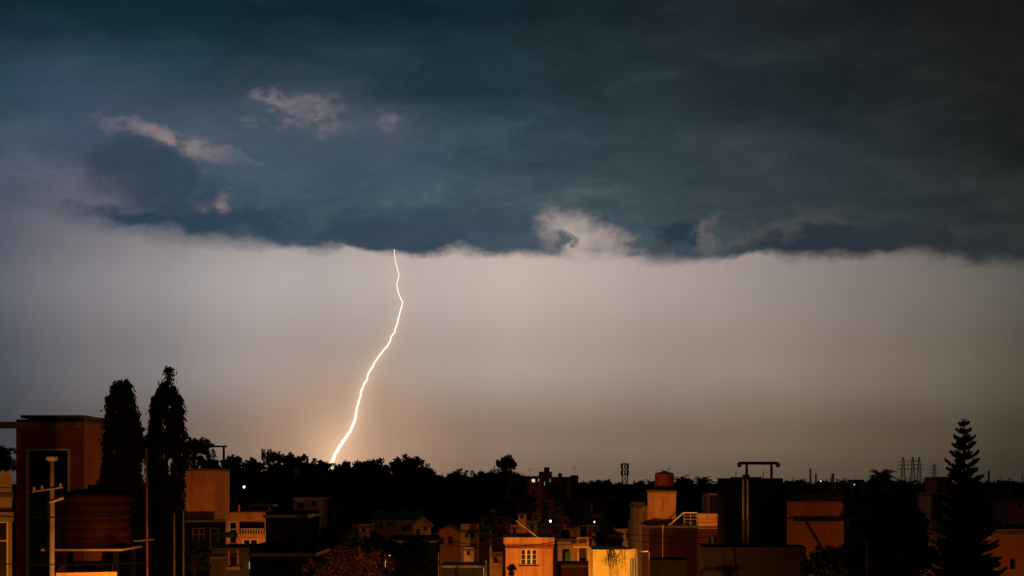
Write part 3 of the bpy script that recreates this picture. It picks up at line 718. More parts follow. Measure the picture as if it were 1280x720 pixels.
pole_obj('lamp_pole', 'thin white lit pipe in front of the dark red wall', 828.6, 655, 93, 1.0, K['white'])
cable('black cable looping across the dark red wall below the orange parapet', [(760, 664), (812, 669), (872, 672), (900, 667), (960, 655)], 92, .024, sag=.08)
cable('lower black cable across the dark red wall', [(770, 672), (850, 679), (905, 676)], 92.5, .02, sag=.12)
cable('thin black cable crossing the orange parapet beside the railing', [(860, 652), (885, 653), (905, 650)], 94, .022, sag=.03)

House('flat_house', 'low black flat shed in front of the dark red walled house', 'shed', 813, 858, 700, 85.5, 3, K['black'], rz=-math.atan(190/F), parapet=.15, over=.0, roof_m=K['black'])
# --- black block, pipes, gantry, low front block
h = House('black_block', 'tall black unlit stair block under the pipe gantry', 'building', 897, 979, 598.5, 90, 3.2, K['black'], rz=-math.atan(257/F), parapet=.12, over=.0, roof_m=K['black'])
f = MB(); f.box(h.w+.003, h.w+.25, .3, 3, 0, h.z(604)); h.part('side_wall', f, K['black'])
g_ = empty('pipe_gantry', (at(952.5, 598.5, 90).x, 91.2, at(952, 598.5, 91.2).z), 'rusty pipe gantry with two posts on top of the black block', 'pipe gantry')
sc = 91.2/F; zt = 19.5*sc
MB().tube([(-25*sc, 0, zt), (24.5*sc, 0, zt)], .10, 8).build('bar', K['iron'], g_)
for s_ in (-1, 1): MB().box(s_*24.2*sc-.11, s_*24.2*sc+.11, -.11, .11, zt-.26, zt+.02).build('end_cap', K['iron'], g_)
for px in (-15, 16): MB().tube([(px*sc, 0, -.1), (px*sc, 0, zt-.09)], .085, 8).build('post', K['iron'], g_)
MB().box(-33*sc, 5*sc, .3, .9, .0, .12).build('plinth', K['black'], g_)
for px, py in ((920, 589), (954, 588)):
    a = at(px, 598.4, 90.6); o = empty('antenna', a, 'short antenna rod on the black block, ' + ('beside the gantry' if px < 930 else 'inside the gantry'), 'antenna')
    MB().tube([(0, 0, -.05), (0, 0, (598.4-py)/F*90.6)], [.035, .02], 5).build('rod', K['iron'], o)
p_ = empty('drain_stack', (at(932.5, 600, 84).x, 84, 0), 'pair of tall orange lit pipes standing in front of the black block', 'pipes')
sc = 84/F
for px in (-3.2, 2.4): MB().tube([(px*sc, 0, 0), (px*sc, 0, EYE+2.6*sc)], .062, 8).build('pipe', K['plaster'], p_, True)
MB().box(-4*sc, 4.4*sc, -.16, .16, EYE+2.7*sc, EYE+8.8*sc).build('cap_box', K['iron'], p_)
for py in (653, 690): MB().box(-4.6*sc, 4*sc, .0, .1, EYE-(py+1-HZ)*sc, EYE-(py-1-HZ)*sc).build('clamp', K['iron'], p_)
h = House('low_block', 'low brown flat roofed block in front of the black block', 'building', 875, 1008, 684, 80, 3.6, K['shadebrown'], rz=-math.atan(235/F), parapet=.5, over=.0, roof_m=K['shadebrown'])
f = MB(); f.box(h.lx(880), h.lx(884), .6, .68, h.h, h.h+.0); 
cable('dark drain hose hanging down the low brown block', [(904, 690), (906, 705), (911, 730)], 79.4, .03)
h = House('orange_walled_house', 'house with plain dark orange wall behind the steel bracket frame', 'house', 983, 1055, 626.5, 97, 5, K['umber'], parapet=.2, over=.08)
f = MB(); f.box(-.05, h.w+.05, -.14, -.002, h.z(629), h.z(627.4)); h.part('coping', f, K['umber'])
b_ = empty('bracket_frame', (at(1062, 684, 78).x, 78, 0), 'dark steel post with long horizontal arm and diagonal strut', 'bracket frame')
sc = 78/F; zz = lambda py: EYE-(py-HZ)*sc
MB().tube([(0, 0, 0), (0, 0, zz(644))], .13, 8).build('post', K['iron'], b_)
MB().box((991-1062)*sc, 0, -.11, .11, zz(651.5), zz(645.2)).build('arm', K['iron'], b_)
MB().tube([((979-1062)*sc, 0, zz(650.5)), ((992-1062)*sc, 0, zz(646.5))], .045, 6).build('tip', K['iron'], b_)
MB().tube([((1007-1062)*sc, .0, zz(651)), ((1030-1062)*sc, .0, zz(690))], .085, 6).build('strut', K['iron'], b_)
MB().tube([((1030-1062)*sc, .0, zz(690)), ((1030-1062)*sc, .0, 0)], .09, 6).build('strut_foot', K['iron'], b_)

# --- right side houses
House('flat_house', 'small deep red house beside the whorled pine at treeline height', 'house', 1171, 1190, 596, 140, 4, K['deep'], parapet=.3)
House('flat_house', 'dim tan house standing beside the whorled pine', 'house', 1163, 1190, 616, 125, 4, K['tan'], ops=[(1166, 1178, 620, 650, 'void')], parapet=.3)
House('flat_house', 'low tan wall house glimpsed through the lower pine branches', 'house', 1162, 1200, 663, 90, 4, K['brown'], ops=[(1172, 1180, 672, 690)], parapet=.3)
h = House('flat_house', 'brown flat roofed house with orange lit upper wall at the picture edge', 'house', 1238, 1330, 662, 82, 6, K['umber'], ops=[(1262, 1270, 698, 712)], parapet=.3)
House('flat_house', 'pale grey roof top house just above the brown house with orange lit upper wall', 'house', 1258, 1276, 654, 105, 3, K['olive'], parapet=.2)
House('flat_house', 'far dim brown house near the treeline beyond the pine', 'house', 1244, 1266, 607, 260, 7, K['tan'], ops=[(1250, 1254, 611, 615)], parapet=.4)
House('flat_house', 'far dark red house just beside the pine at the skyline', 'house', 1232, 1246, 603, 240, 7, K['deep'], parapet=.4)
House('flat_house', 'dim reddish house at the picture edge below the far brown house', 'house', 1262, 1300, 625, 200, 7, K['brown'], ops=[(1272, 1277, 629, 634)], parapet=.4)
House('flat_house', 'far reddish skyline house behind the palm', 'house', 1068, 1080, 599.5, 420, 8, K['rust'], parapet=.4)
House('flat_house', 'far low dark red house between the skyline house and the palm', 'house', 1080, 1094, 602, 410, 8, K['deep'], parapet=.4)
House('flat_house', 'grey flat roof house above the plain dark orange wall', 'house', 984, 1000, 606, 300, 7, K['olive'], parapet=.4)

# ------------------------------------------------------------------ vegetation
def leaf_quad(b, p, s, rng, el=1.0, nrm=None):
    a = Vector((rng.gauss(0, 1), rng.gauss(0, 1), rng.gauss(0, 1))); a.normalize()
    c = Vector((rng.gauss(0, 1), rng.gauss(0, 1), rng.gauss(0, 1))); c = c - a*c.dot(a); c.normalize()
    n = len(b.v); a = a*(s*el); c = c*(s*.5)
    b.v += [tuple(p - a*.5), tuple(p + c*.5 - a*.05), tuple(p + a*.5), tuple(p - c*.5 + a*.05)]; b.f.append((n, n+1, n+2, n+3))
def tree_proto(name, seed, m, style):
    """unit tree: height 1, crown about .55 wide"""
    rng = random.Random(seed); root = empty(name, (0, -200, 0), 'tree', 'tree')
    lobes = []
    nl = style.get('lobes', 11)
    for i in range(nl):
        a = 2*math.pi*(i*.381966 + rng.uniform(-.06, .06)); t = (i+.5)/nl
        r_ = style.get('wide', .2)*math.sqrt(t)*rng.uniform(.75, 1.15); z = style.get('mid', .74) + style.get('lift', .16)*(1-t*1.3)*rng.uniform(.6, 1.2)
        lobes.append((Vector((r_*math.cos(a), r_*math.sin(a), z)), rng.uniform(.085, .15)*style.get('lobe', 1.)))
    for i in range(style.get('fill', 9)):
        a = rng.uniform(0, 6.28); r_ = .17*math.sqrt(rng.random()); lobes.append((Vector((r_*math.cos(a), r_*math.sin(a), style.get('mid', .74) + rng.uniform(-.06, style.get('lift', .16)*.6))), rng.uniform(.09, .13)))
    for i in range(style.get('low', 5)):
        a = rng.uniform(0, 6.28); lobes.append((Vector((.15*math.cos(a), .15*math.sin(a), rng.uniform(.42, .62))), rng.uniform(.08, .13)))
    t = MB(); fork = Vector((0, 0, .38))
    t.tube([(0, 0, -3), (0, 0, 0), (.008, 0, .2), fork], [.034, .028, .02, .017], 7)
    for c, r_ in lobes:
        if rng.random() < .8:
            mid = fork.lerp(c, .5) + Vector((0, 0, -.03)); t.tube([fork - Vector((0, 0, .04)), mid, c], [.012, .008, .003], 5)
    t.build('trunk', K['bark'], root)
    b = MB(); ls = style.get('leaf', .036)
    for c, r_ in lobes:
        n = int(style.get('n', 190)*(r_/.08)**2)
        subs = [(c + Vector((rng.gauss(0, 1), rng.gauss(0, 1), rng.gauss(0, .8)))*r_*.55, r_*rng.uniform(.28, .5)) for _ in range(9)]
        for k in range(n):
            sc_, sr = rng.choice(subs)
            d = Vector((rng.gauss(0, 1), rng.gauss(0, 1), rng.gauss(0, 1))).normalized()
            leaf_quad(b, sc_ + d*sr*rng.random()**.45, ls*rng.uniform(.6, 1.35), rng, 1.3)
    b.build('crown', m, root)
    return root
protos = [tree_proto('broadleaf_tree', 3, K['leafa'], dict(lobes=13, wide=.27, lift=.14)),
          tree_proto('broadleaf_tree', 8, K['leafb'], dict(lobes=10, wide=.22, lift=.18, mid=.72)),
          tree_proto('broadleaf_tree', 21, K['leafa'], dict(lobes=12, wide=.24, lift=.2, mid=.7, lobe=.85)),
          tree_proto('broadleaf_tree', 34, K['leafb'], dict(lobes=9, wide=.2, lift=.1, mid=.8, lobe=.8, n=320))]
used = [False]*4
def tree(px, top, D, wpx, v, label, group=None):
    a = at(px, top, D); w_ = wpx/F*D/.70; rz = (px*7.3) % 6.28
    if not used[v]:
        r = protos[v]; used[v] = True; r.location = (a.x, D, 0); r.rotation_euler.z = rz; r['label'] = label
        if group: r['group'] = group
    else: r = dup(protos[v], (a.x, D, 0), rz, (1, 1, 1), label, group)
    for ch in r.children: ch.location = (0, 0, a.z - 1.0*w_); ch.scale = (w_, w_, w_)
TG = 'trees of the black treeline'
for args in [
  (243, 545, 128, 46, 0, 'dark round tree rising behind the orange brown box building'),
  (-4, 552, 150, 58, 1, 'dark tree at the picture edge beside the red modern house'),
  (266, 571, 200, 34, 1, 'small dark tree under the one post pipe gantry'),
  (292, 567, 212, 36, 2, 'dark rounded tree between the gantry and the cell tower'),
  (316, 574, 206, 34, 3, 'low dark tree just before the slim cell tower in the treeline'),
  (344, 563, 214, 30, 0, 'dark tree rising around the slim cell tower'),
  (370, 564, 218, 56, 2, 'large dome shaped dark tree behind the small water tower'),
  (402, 573, 226, 44, 1, 'dark tree where the lightning bolt meets the treeline'),
  (432, 579, 222, 40, 3, 'low dark tree just past the foot of the lightning bolt'),
  (466, 571, 230, 66, 0, 'wide flat crowned dark tree beyond the bolt foot'),
  (511, 566, 234, 76, 2, 'tallest spreading dark tree with sky showing through its crown'),
  (570, 586, 250, 50, 1, 'low rounded dark tree after the gap in the treeline'),
  (604, 587, 258, 56, 0, 'flat topped dark tree in the middle of the treeline'),
  (634, 571, 246, 34, 3, 'tufted dark tree standing above the others beside the skyline blocks'),
  (648, 593, 268, 26, 1, 'low dark tree at the foot of the skyline blocks'),
  (736, 600, 300, 34, 2, 'dark tree just past the black skyline cube'),
  (757, 598, 310, 36, 0, 'dark rounded tree before the far cell tower'),
  (800, 603, 300, 32, 3, 'dark tree between the far cell tower and the rust red tank'),
  (858, 596, 250, 26, 1, 'bushy dark tree behind the rust red tank'),
  (986, 600, 520, 18, 1, 'far dark tree on the horizon touching the black block'),
  (1002, 598.5, 540, 22, 0, 'far dark rounded tree on the horizon before the tallest thin mast'),
  (1028, 599, 530, 26, 2, 'far dark tree on the horizon under the tiny white lamp'),
  (1092, 598.5, 450, 24, 3, 'far dark tree on the horizon close before the palm'),
  (1128, 598.5, 520, 24, 1, 'far dark tree at the foot of the first power pylon'),
  (1180, 598, 440, 22, 2, 'far dark tree on the horizon touching the whorled pine'),
  (1252, 599, 470, 26, 0, 'far dark tree on the horizon under the tiny mast beyond the pine'),
  (716, 601, 290, 24, 2, 'dark tree crown at the foot of the black skyline cube'),
  (776, 602.5, 330, 24, 1, 'dark tree crown at the foot of the far cell tower'),
  (1058, 601, 500, 24, 2, 'far dark tree on the horizon past the thick mast'),
  (1160, 600, 480, 30, 0, 'far dark tree below the pylons'),
  (1270, 600, 420, 36, 2, 'far dark tree at the picture edge beyond the pine')]: tree(*args, group=TG)
for args in [
  (520, 668, 84, 60, 1, 'black tree filling the dark yard below the olive shed'),
  (1112, 606, 74, 120, 2, 'big black tree mass between the steel bracket and the pine'),
  (1085, 612, 70, 70, 0, 'black tree leaning against the steel bracket post'),
  (1225, 640, 100, 60, 1, 'black tree behind the lower pine branches'),
  (640, 706, 90, 16, 3, 'small dark sapling at the corner of the orange house'),
  (1036, 679, 76, 74, 0, 'dark bushy tree at the foot of the bracket strut'),
  (1098, 652, 72, 130, 1, 'lower black tree before the big black tree mass'),
  (1140, 668, 70, 90, 3, 'black shrubby tree between the big black tree mass and the pine'),
  (243, 672, 74, 50, 2, 'black bushy tree below the orange brown box building'),
  (420, 650, 110, 60, 0, 'black tree in the dark gap beside the black block'),
  (470, 668, 100, 60, 3, 'black tree in front of the olive shed'),
  (775, 632, 150, 40, 1, 'black tree behind the yellow wall under the far cell tower'),
  (870, 640, 120, 40, 2, 'black tree behind the terrace railing'),
  (1215, 690, 66, 60, 0, 'black shrubby tree at the foot of the pine')]: tree(*args, group='black trees among the houses')

# reddish lit tree below the bolt
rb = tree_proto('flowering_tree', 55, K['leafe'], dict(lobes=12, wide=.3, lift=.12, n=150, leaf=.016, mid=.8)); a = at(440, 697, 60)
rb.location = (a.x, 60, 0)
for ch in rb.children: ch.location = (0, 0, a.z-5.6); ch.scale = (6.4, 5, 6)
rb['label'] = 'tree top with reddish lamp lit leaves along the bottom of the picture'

# black woods that fill the band between treeline and houses
def woods(name, label, spans, seed):
    rng = random.Random(seed); b = MB()
    for (x0, x1, top, D0, D1, n, s_) in spans:
        for k in range(n):
            px = rng.uniform(x0, x1); D = rng.uniform(D0, D1)
            zt = at(px, top + 7*math.sin(px*.11+D) + rng.uniform(0, 6), D).z
            c = Vector((at(px, top, D).x, D, zt - s_*2.2))
            for j in range(46):
                d = Vector((rng.gauss(0, 1), rng.gauss(0, 1), rng.gauss(0, 1))).normalized()
                leaf_quad(b, c + d*s_*2.4*rng.random()**.4, s_*rng.uniform(.6, 1.2), rng, 1.2)
            for j in range(14):
                leaf_quad(b, Vector((c.x + rng.gauss(0, s_*2.2), D + rng.gauss(0, s_), rng.uniform(0, zt-s_*2))), s_*3.2, rng, 1.2)
    return tag(b.build(name, K['leafb']), label, 'woods', kind='stuff')
woods('woods', 'black mass of trees filling the band under the treeline across the town', [
    (-30, 240, 606, 230, 270, 140, .8), (225, 440, 586, 232, 260, 260, .7), (425, 545, 592, 240, 270, 150, .7), (535, 650, 597, 250, 290, 150, .7), (612, 652, 589, 247, 255, 50, .55), (225, 560, 594, 240, 285, 200, .75), (540, 740, 603, 275, 320, 200, .75), (655, 830, 608, 280, 320, 160, .7),
    (830, 1000, 607, 300, 360, 150, .8), (980, 1330, 604, 480, 620, 330, 1.2), (230, 480, 626, 150, 175, 120, .6), (470, 650, 625, 205, 235, 130, .7),
    (740, 830, 622, 215, 250, 90, .7), (1060, 1330, 622, 260, 330, 200, 1.0)], 5)

# mast trees
def mast_tree(label, px, top, D, prof, seed, spire=None, n=40000):
    rng = random.Random(seed); sc = D/F; a = at(px, top, D)
    root = empty('mast_tree', (a.x, D, 0), label, 'tree', 'mast trees')
    MB().tube([(0, 0, 0), (.03, 0, a.z*.5), (0, 0, a.z-.5)], [.16, .11, .03], 8).build('trunk', K['bark'], root)
    b = MB()
    def rad(py):
        for (y0, l0, r0), (y1, l1, r1) in zip(prof, prof[1:]):
            if y0 <= py <= y1:
                t = (py-y0)/(y1-y0); return l0+(l1-l0)*t, r0+(r1-r0)*t
        return prof[-1][1:]
    tufts = []
    y_end = prof[-1][0]
    for k in range(620):
        py = top + (y_end-top)*rng.random()**.93
        l, r_ = rad(py); ang = rng.uniform(0, 2*math.pi)
        rr = (r_ if math.cos(ang) > 0 else l)*sc
        f_ = rng.uniform(.35, 1.0)**.6*(1.16 if rng.random() < .12 else 1.0)
        q_ = Vector((math.cos(ang)*rr*f_, math.sin(ang)*(l+r_)/2*sc*f_, a.z-(py-top)*sc))
        tufts.append((q_, Vector((math.cos(ang), math.sin(ang), -1.3)).normalized(), rng.uniform(.25, .62)))
    for k in range(n):
        q_, d, L = tufts[k % len(tufts)]
        t = rng.random(); p = q_ + Vector((d.x*L*.28*t, d.y*L*.28*t, -L*t)) + Vector((rng.gauss(0, .06), rng.gauss(0, .06), rng.gauss(0, .05)))
        lx = Vector((rng.gauss(0, .5), rng.gauss(0, .5), -1.0)).normalized()*rng.uniform(.12, .25)
        sx_ = lx.cross(Vector((rng.gauss(0, 1), rng.gauss(0, 1), .1))).normalized()*rng.uniform(.025, .045)
        i = len(b.v); b.v += [tuple(p), tuple(p+lx*.45+sx_), tuple(p+lx), tuple(p+lx*.45-sx_)]; b.f.append((i, i+1, i+2, i+3))
    if spire:
        t = MB(); P = [Vector(((x-px)*sc, 0, a.z-(y-top)*sc)) for x, y in spire]
        t.tube(P, [.025]*len(P), 5).build('leader', K['bark'], root)
        for k in range(420):
            u = rng.random()*(len(P)-1); i0 = int(u); p = P[i0].lerp(P[min(i0+1, len(P)-1)], u-i0) + Vector((rng.gauss(0, .10), rng.gauss(0, .1), rng.gauss(0, .05)))
            lx = Vector((rng.gauss(0, .6), rng.gauss(0, .6), -.8)).normalized()*rng.uniform(.10, .2); sx_ = lx.cross(Vector((rng.gauss(0, 1), rng.gauss(0, 1), .1))).normalized()*.03
            i = len(b.v); b.v += [tuple(p), tuple(p+lx*.45+sx_), tuple(p+lx), tuple(p+lx*.45-sx_)]; b.f.append((i, i+1, i+2, i+3))
    b.build('crown', K['leafc'], root); return root
mast_tree('columnar mast tree with blunt rounded top beside the red modern house', 153, 473, 58,
          [(473, 5, 6), (482, 12, 10), (500, 15, 17), (525, 20, 24), (545, 22, 27), (560, 22, 22), (580, 24, 20), (610, 24, 26), (640, 22, 28), (735, 20, 30)], 2)
mast_tree('columnar mast tree with kinked thin spire, beside the orange brown box', 208, 478, 60,
          [(478, 4, 8), (488, 13, 14), (502, 19, 18), (530, 22, 22), (560, 23, 22), (600, 22, 20), (640, 20, 19), (735, 20, 20)], 6,
          spire=[(205, 484), (204, 479), (211, 476), (213, 468), (210, 462), (212, 459)])

# whorled pine
def whorl_pine(label, px, top, D, seed):
    rng = random.Random(seed); sc = D/F; a = at(px, top, D)
    root = empty('norfolk_pine', (a.x, D, 0), label, 'tree')
    MB().tube([(0, 0, 0), (0, 0, a.z*.6), (.01, 0, a.z)], [.2, .12, .02], 8).build('trunk', K['bark'], root)
    b = MB()
    def needle(p, d, L, w):
        s_ = d.cross(Vector((rng.gauss(0, 1), rng.gauss(0, 1), rng.gauss(0, 1)))).normalized()*w
        i = len(b.v); b.v += [tuple(p-s_), tuple(p+d*L*.5-s_*1.3), tuple(p+d*L), tuple(p+d*L*.5+s_*1.3), tuple(p+s_)]; b.f.append((i, i+1, i+2, i+3, i+4))
    y = top+5; gap = 7.6
    prof = [(0, 4), (5, 5), (12, 9), (22, 13), (38, 16), (52, 20), (62, 22), (80, 26), (110, 30), (150, 40), (200, 47), (260, 50)]
    while y < 760:
        t = y-top; w = next(r0+(r1-r0)*(t-t0)/(t1-t0) for (t0, r0), (t1, r1) in zip(prof, prof[1:]) if t0 <= t <= t1) if t < 260 else 50
        nb = 5 if t < 60 else (8 if t < 100 else 11); off = rng.uniform(0, 6.28)
        for k in range(nb):
            an = off + 2*math.pi*k/nb + rng.uniform(-.12, .12); L = w*sc*(rng.uniform(.86, 1.08) if t < 40 else rng.uniform(.70, 1.12))
            up = .50 if t < 80 else (.34 if t < 130 else .12)
            h_ = Vector((math.cos(an), math.sin(an), 0)); side = Vector((-h_.y, h_.x, 0)); tt = t; t = t + (rng.uniform(-5, 5) if t > 70 else rng.uniform(-.8, .8))
            z0 = a.z-(t+L/sc*up*.9)*sc
            t = tt; P = []
            for j in range(7):
                u = j/6; P.append(Vector((0, 0, z0)) + h_*L*u + Vector((0, 0, L*(up*u*1.0 + .14*math.sin(u*3.1)*-1))))
            b.tube(P, [.03-.0035*j for j in range(7)], 4, cap=False)
            m_ = max(8, int(L/.035))
            for j in range(m_):
                u = .12 + .88*j/m_; i0 = min(5, int(u*6)); p = P[i0].lerp(P[i0+1], u*6-i0); dirn = (P[i0+1]-P[i0]).normalized()
                Ls = (.30 if t > 20 else .16)*(1.0-.55*u)*rng.uniform(.8, 1.15)*(1 if L > .6 else .7)
                for s_ in (-1, 1):
                    d = (dirn*.75 + side*s_*.8 + Vector((0, 0, .38))).normalized()
                    needle(p, d, Ls, .026)
                    for q_ in range(5): needle(p + d*Ls*rng.uniform(.2, .95), (d + Vector((rng.gauss(0, .5), rng.gauss(0, .5), rng.gauss(.25, .4)))).normalized(), .13, .016)
                needle(p, (dirn*.6 + Vector((0, 0, .9))).normalized(), .12, .014)
        y += gap*rng.uniform(.9, 1.1); gap = min(11.0, gap+.75)
    for k in range(4):
        an = 1.57*k+.3; needle(Vector((0, 0, a.z-.05)), Vector((math.cos(an), math.sin(an), .8)).normalized(), .22, .014)
    b.build('crown', K['leafd'], root); return root
whorl_pine('tall whorled pine with upswept branches and pointed top', 1205, 525, 58, 4)

# palms
def palm(label, px, top, D, R_, seed, nf=22):
    rng = random.Random(seed); a = at(px, top, D); root = empty('palm_tree', (a.x, D, 0), label, 'palm tree', 'palms on the skyline')
    zc = a.z - R_*.62
    MB().tube([(.2, 0, 0), (.05, 0, zc*.5), (0, 0, zc)], [.2, .15, .13], 8).build('trunk', K['bark'], root)
    b = MB()
    for k in range(nf):
        an = 2*math.pi*k*.382; e = 1.35 - 1.75*(k/nf); L = R_*rng.uniform(.85, 1.1)
        h_ = Vector((math.cos(an), math.sin(an), 0)); p = Vector((0, 0, zc)); P = [p]
        for j in range(9):
            ee = e - (j/8)**1.3*1.35; p = p + (h_*math.cos(ee) + Vector((0, 0, math.sin(ee))))*L/9; P.append(p)
        b.tube(P, [.035-.003*j for j in range(10)], 4, cap=False)
        side = Vector((-h_.y, h_.x, 0))
        for j in range(34):
            u = .1 + .88*j/34*1.0; i0 = min(8, int(u*9)); q_ = P[i0].lerp(P[i0+1], u*9-i0); d0 = (P[i0+1]-P[i0]).normalized()
            Ls = R_*.30*math.sin(min(1, u*1.6+.25)*1.57)*(1.15-.75*u)
            for s_ in (-1, 1):
                d = (side*s_ + d0*.55 + Vector((0, 0, -.45+rng.gauss(0, .15)))).normalized(); w = d0*.022*R_/1.0
                i = len(b.v); b.v += [tuple(q_-w), tuple(q_+w), tuple(q_+d*Ls*.6+w*.8), tuple(q_+d*Ls), tuple(q_+d*Ls*.6-w*.8)]; b.f.append((i, i+1, i+2, i+3, i+4))
    b.build('crown', K['leafp'], root); return root
palm('coconut palm on the skyline beside the black block', 878, 594, 220, 2.1, 1)
palm('coconut palm close behind the rust red tank', 851, 594.5, 190, 1.7, 2)
palm('coconut palm half hidden beside the rust red tank', 815, 599, 200, 1.6, 3)
palm('larger palm standing out of the big black tree mass', 1103, 586, 92, 1.15, 4, 30)

# ------------------------------------------------------------------ towers, masts, pylons
def lattice(name, label, cat, px, top, D, wb, wt, n, r=.07, base=0., group=None, m=None):
    a = at(px, top, D); root = empty(name, (a.x, D, base), label, cat, group); H = a.z-base; b = MB()
    cor = lambda u, k: Vector(((1 if k in (0, 3) else -1)*(wb+(wt-wb)*u)/2, (1 if k < 2 else -1)*(wb+(wt-wb)*u)/2, H*u))
    for k in range(4):
        b.tube([cor(0, k), cor(1, k)], r, 4)
        for i in range(n):
            u0, u1 = i/n, (i+1)/n
            b.tube([cor(u0, k), cor(u1, (k+1) % 4)], r*.7, 3); b.tube([cor(u1, k), cor(u0, (k+1) % 4)], r*.7, 3); b.tube([cor(u1, k), cor(u1, (k+1) % 4)], r*.7, 3)
    b.build('mast', m or K['iron'], root); return root, H
t, H = lattice('cell_tower', 'far lattice cell tower with panel antennas on the open skyline', 'cell tower', 781, 579, 350, 1.7, 1.1, 11, .075)
for k, (x, y) in enumerate([(-.85, 0), (.85, 0), (0, -.85)]):
    for zz_ in (.3, 1.9): MB().box(x-.16, x+.16, y-.1, y+.1, H-zz_-1.1, H-zz_+.25).build('antenna', K['conc'], t)
t, H = lattice('cell_tower', 'slim pale lattice cell tower standing in the trees near the water tower', 'cell tower', 333, 562, 185, 1.3, .6, 16, .04, m=K['brown'])
for x in (-.55, .55): MB().box(x-.1, x+.1, -.1, .1, H-1.4, H+.1).build('antenna', K['conc'], t)
w = empty('water_tower', (at(371, 600, 190).x, 190, 0), 'small tan water tower on legs in front of the treeline', 'water tower'); zt = at(371, 592, 190).z
MB().lathe([(.1, zt-.25), (.42, zt), (.42, zt+.75), (.36, zt+.85), (.05, zt+.95)], 16).build('tank_body', K['plaster'], w, False)
for x in (-.3, .3):
    for y in (-.3, .3): MB().tube([(x*1.5, y*1.5, 0), (x, y, zt)], .05, 5).build('leg', K['conc'], w)
b_ = MB()
for zz_ in (.55, .75): b_.tube([(-.4, -.4, zt*zz_), (.4, -.4, zt*zz_+1)], .03, 4)
b_.build('brace', K['conc'], w)
def pylon(label, px, top, D):
    r, H = lattice('pylon', label, 'pylon', px, top, D, 5.2, 1.0, 12, .13, group='far power pylons')
    b = MB()
    for u, L in ((.70, 4.2), (.80, 4.8), (.90, 3.8)):
        z_ = H*u
        for s_ in (-1, 1):
            b.tube([(s_*.6, 0, z_+.7), (s_*L, 0, z_)], .13, 4); b.tube([(s_*.6, 0, z_-.2), (s_*L, 0, z_)], .10, 4); b.tube([(s_*L, 0, z_), (s_*L, 0, z_-1.1)], .10, 4)
    b.build('cross_arm', K['iron'], r)
pylon('tall power pylon, first beyond the palm', 1129, 572, 1150)
pylon('tall power pylon, middle one of the close three', 1141, 571.5, 1200)
pylon('tall power pylon, last of the close three toward the pine', 1149, 571.5, 1250)
pylon('smaller power pylon standing alone before the pine', 1168, 580, 1350)
for px, top, w_, lb in [(1013, 586, 1.7, 'tallest thin mast on the far horizon beyond the orange walled house'), (1020, 592.5, 1.6, 'short mast just after the tallest thin mast'),
    (1041, 592, 2.8, 'thick dark mast on the far horizon'), (1033, 598, 1.1, 'tiny mast before the thick dark mast'), (991, 595.5, .9, 'thin mast next to the black block on the horizon'),
    (1003.5, 598, 1.1, 'tiny mast before the tallest thin mast'), (1070, 594.5, .8, 'thin rod mast above the far reddish house'), (1236, 588, 1.6, 'thin mast just beyond the pine'), (1252, 592, 1.0, 'tiny mast beyond the pine toward the picture edge'),
    (792.5, 601, 1.4, 'short post beside the far cell tower'), (800, 601, 1.6, 'second short post after the far cell tower'), (1278, 592, 1.2, 'thin mast at the picture edge')]:
    D = 700; r_ = w_/F*D/2; a = at(px, top, D); H = a.z
    if w_ > 1.2: lattice('radio_mast', lb, 'mast', px, top, D, r_*2.2, r_*1.6, 20, .12, group='masts on the horizon')
    else:
        o = empty('radio_mast', (a.x, D, 0), lb, 'mast', 'masts on the horizon'); MB().tube([(0, 0, 0), (0, 0, H)], [r_*1.1, r_*.7], 6).build('mast', K['iron'], o)

# ------------------------------------------------------------------ street lamps
def street_lamp(label, px, py, D, watt, m='sodium', col=(1., .40, .09), arm=-1, group='sodium street lamps', hz=None, r=.12, aim=None, pm='steel', bs=1.):
    """py = height of the lamp head"""
    a = at(px, py, D) if hz is None else Vector(((px-640)/F*D, D, hz))
    o = empty('street_lamp', (a.x + arm*1.1, D, 0), label, 'street lamp', group)
    MB().tube([(0, 0, 0), (0, 0, a.z*.5), (0, 0, a.z-.2), (-arm*.25, 0, a.z+.12), (-arm*.75, 0, a.z+.2)], [.085, .07, .055, .04, .035], 8).build('post', K[pm], o, True)
    hd = MB(); hd.box(-arm*1.1-.30, -arm*1.1+.30, -.11, .11, a.z+.14, a.z+.25); hdo = hd.build('lamp_head', K[pm], o)
    MB().lathe([(.03*bs, a.z-.10*bs), (.09*bs, a.z-.06*bs), (.11*bs, a.z+.02), (.11*bs, a.z+.135)], 14, -arm*1.1, 0).build('bulb', K[m], hdo, True)
    if watt:
        l = bpy.data.lights.new('lamp_light', 'SPOT' if aim else 'POINT'); l.energy = watt; l.color = col; l.shadow_soft_size = r
        lo = bpy.data.objects.new('lamp_light', l); C.objects.link(lo); lo.parent = o; lo.location = (-arm*1.1, 0, a.z-.24)
        if aim:
            l.spot_size = R(aim[1]); l.spot_blend = .35
            lo.rotation_euler = (aim[0] - o.location - lo.location).to_track_quat('-Z', 'Y').to_euler()
    return o
SOD = (1., .30, .03)
street_lamp('sodium street lamp on the street before the orange house', 668, 0, 92, 3000, col=SOD, hz=5.3)
street_lamp('sodium street lamp before the yellow limewashed wall', 768, 0, 76, 2300, col=(1., .42, .08), hz=6.0)
street_lamp('sodium flood lamp on a post before the dark red walled house', 845, 0, 78, 7000, col=SOD, hz=6.3, aim=(at(852, 652, 96), 34))
street_lamp('sodium street lamp before the plain dark orange wall', 1022, 0, 89, 560, col=SOD, hz=5.6)
street_lamp('sodium street lamp before the orange lit terrace house', 318, 0, 82.3, 260, col=SOD, hz=7.4, arm=1)
street_lamp('sodium street lamp before the low house with the tall window bay', 272, 0, 70, 420, col=SOD, hz=6.6)
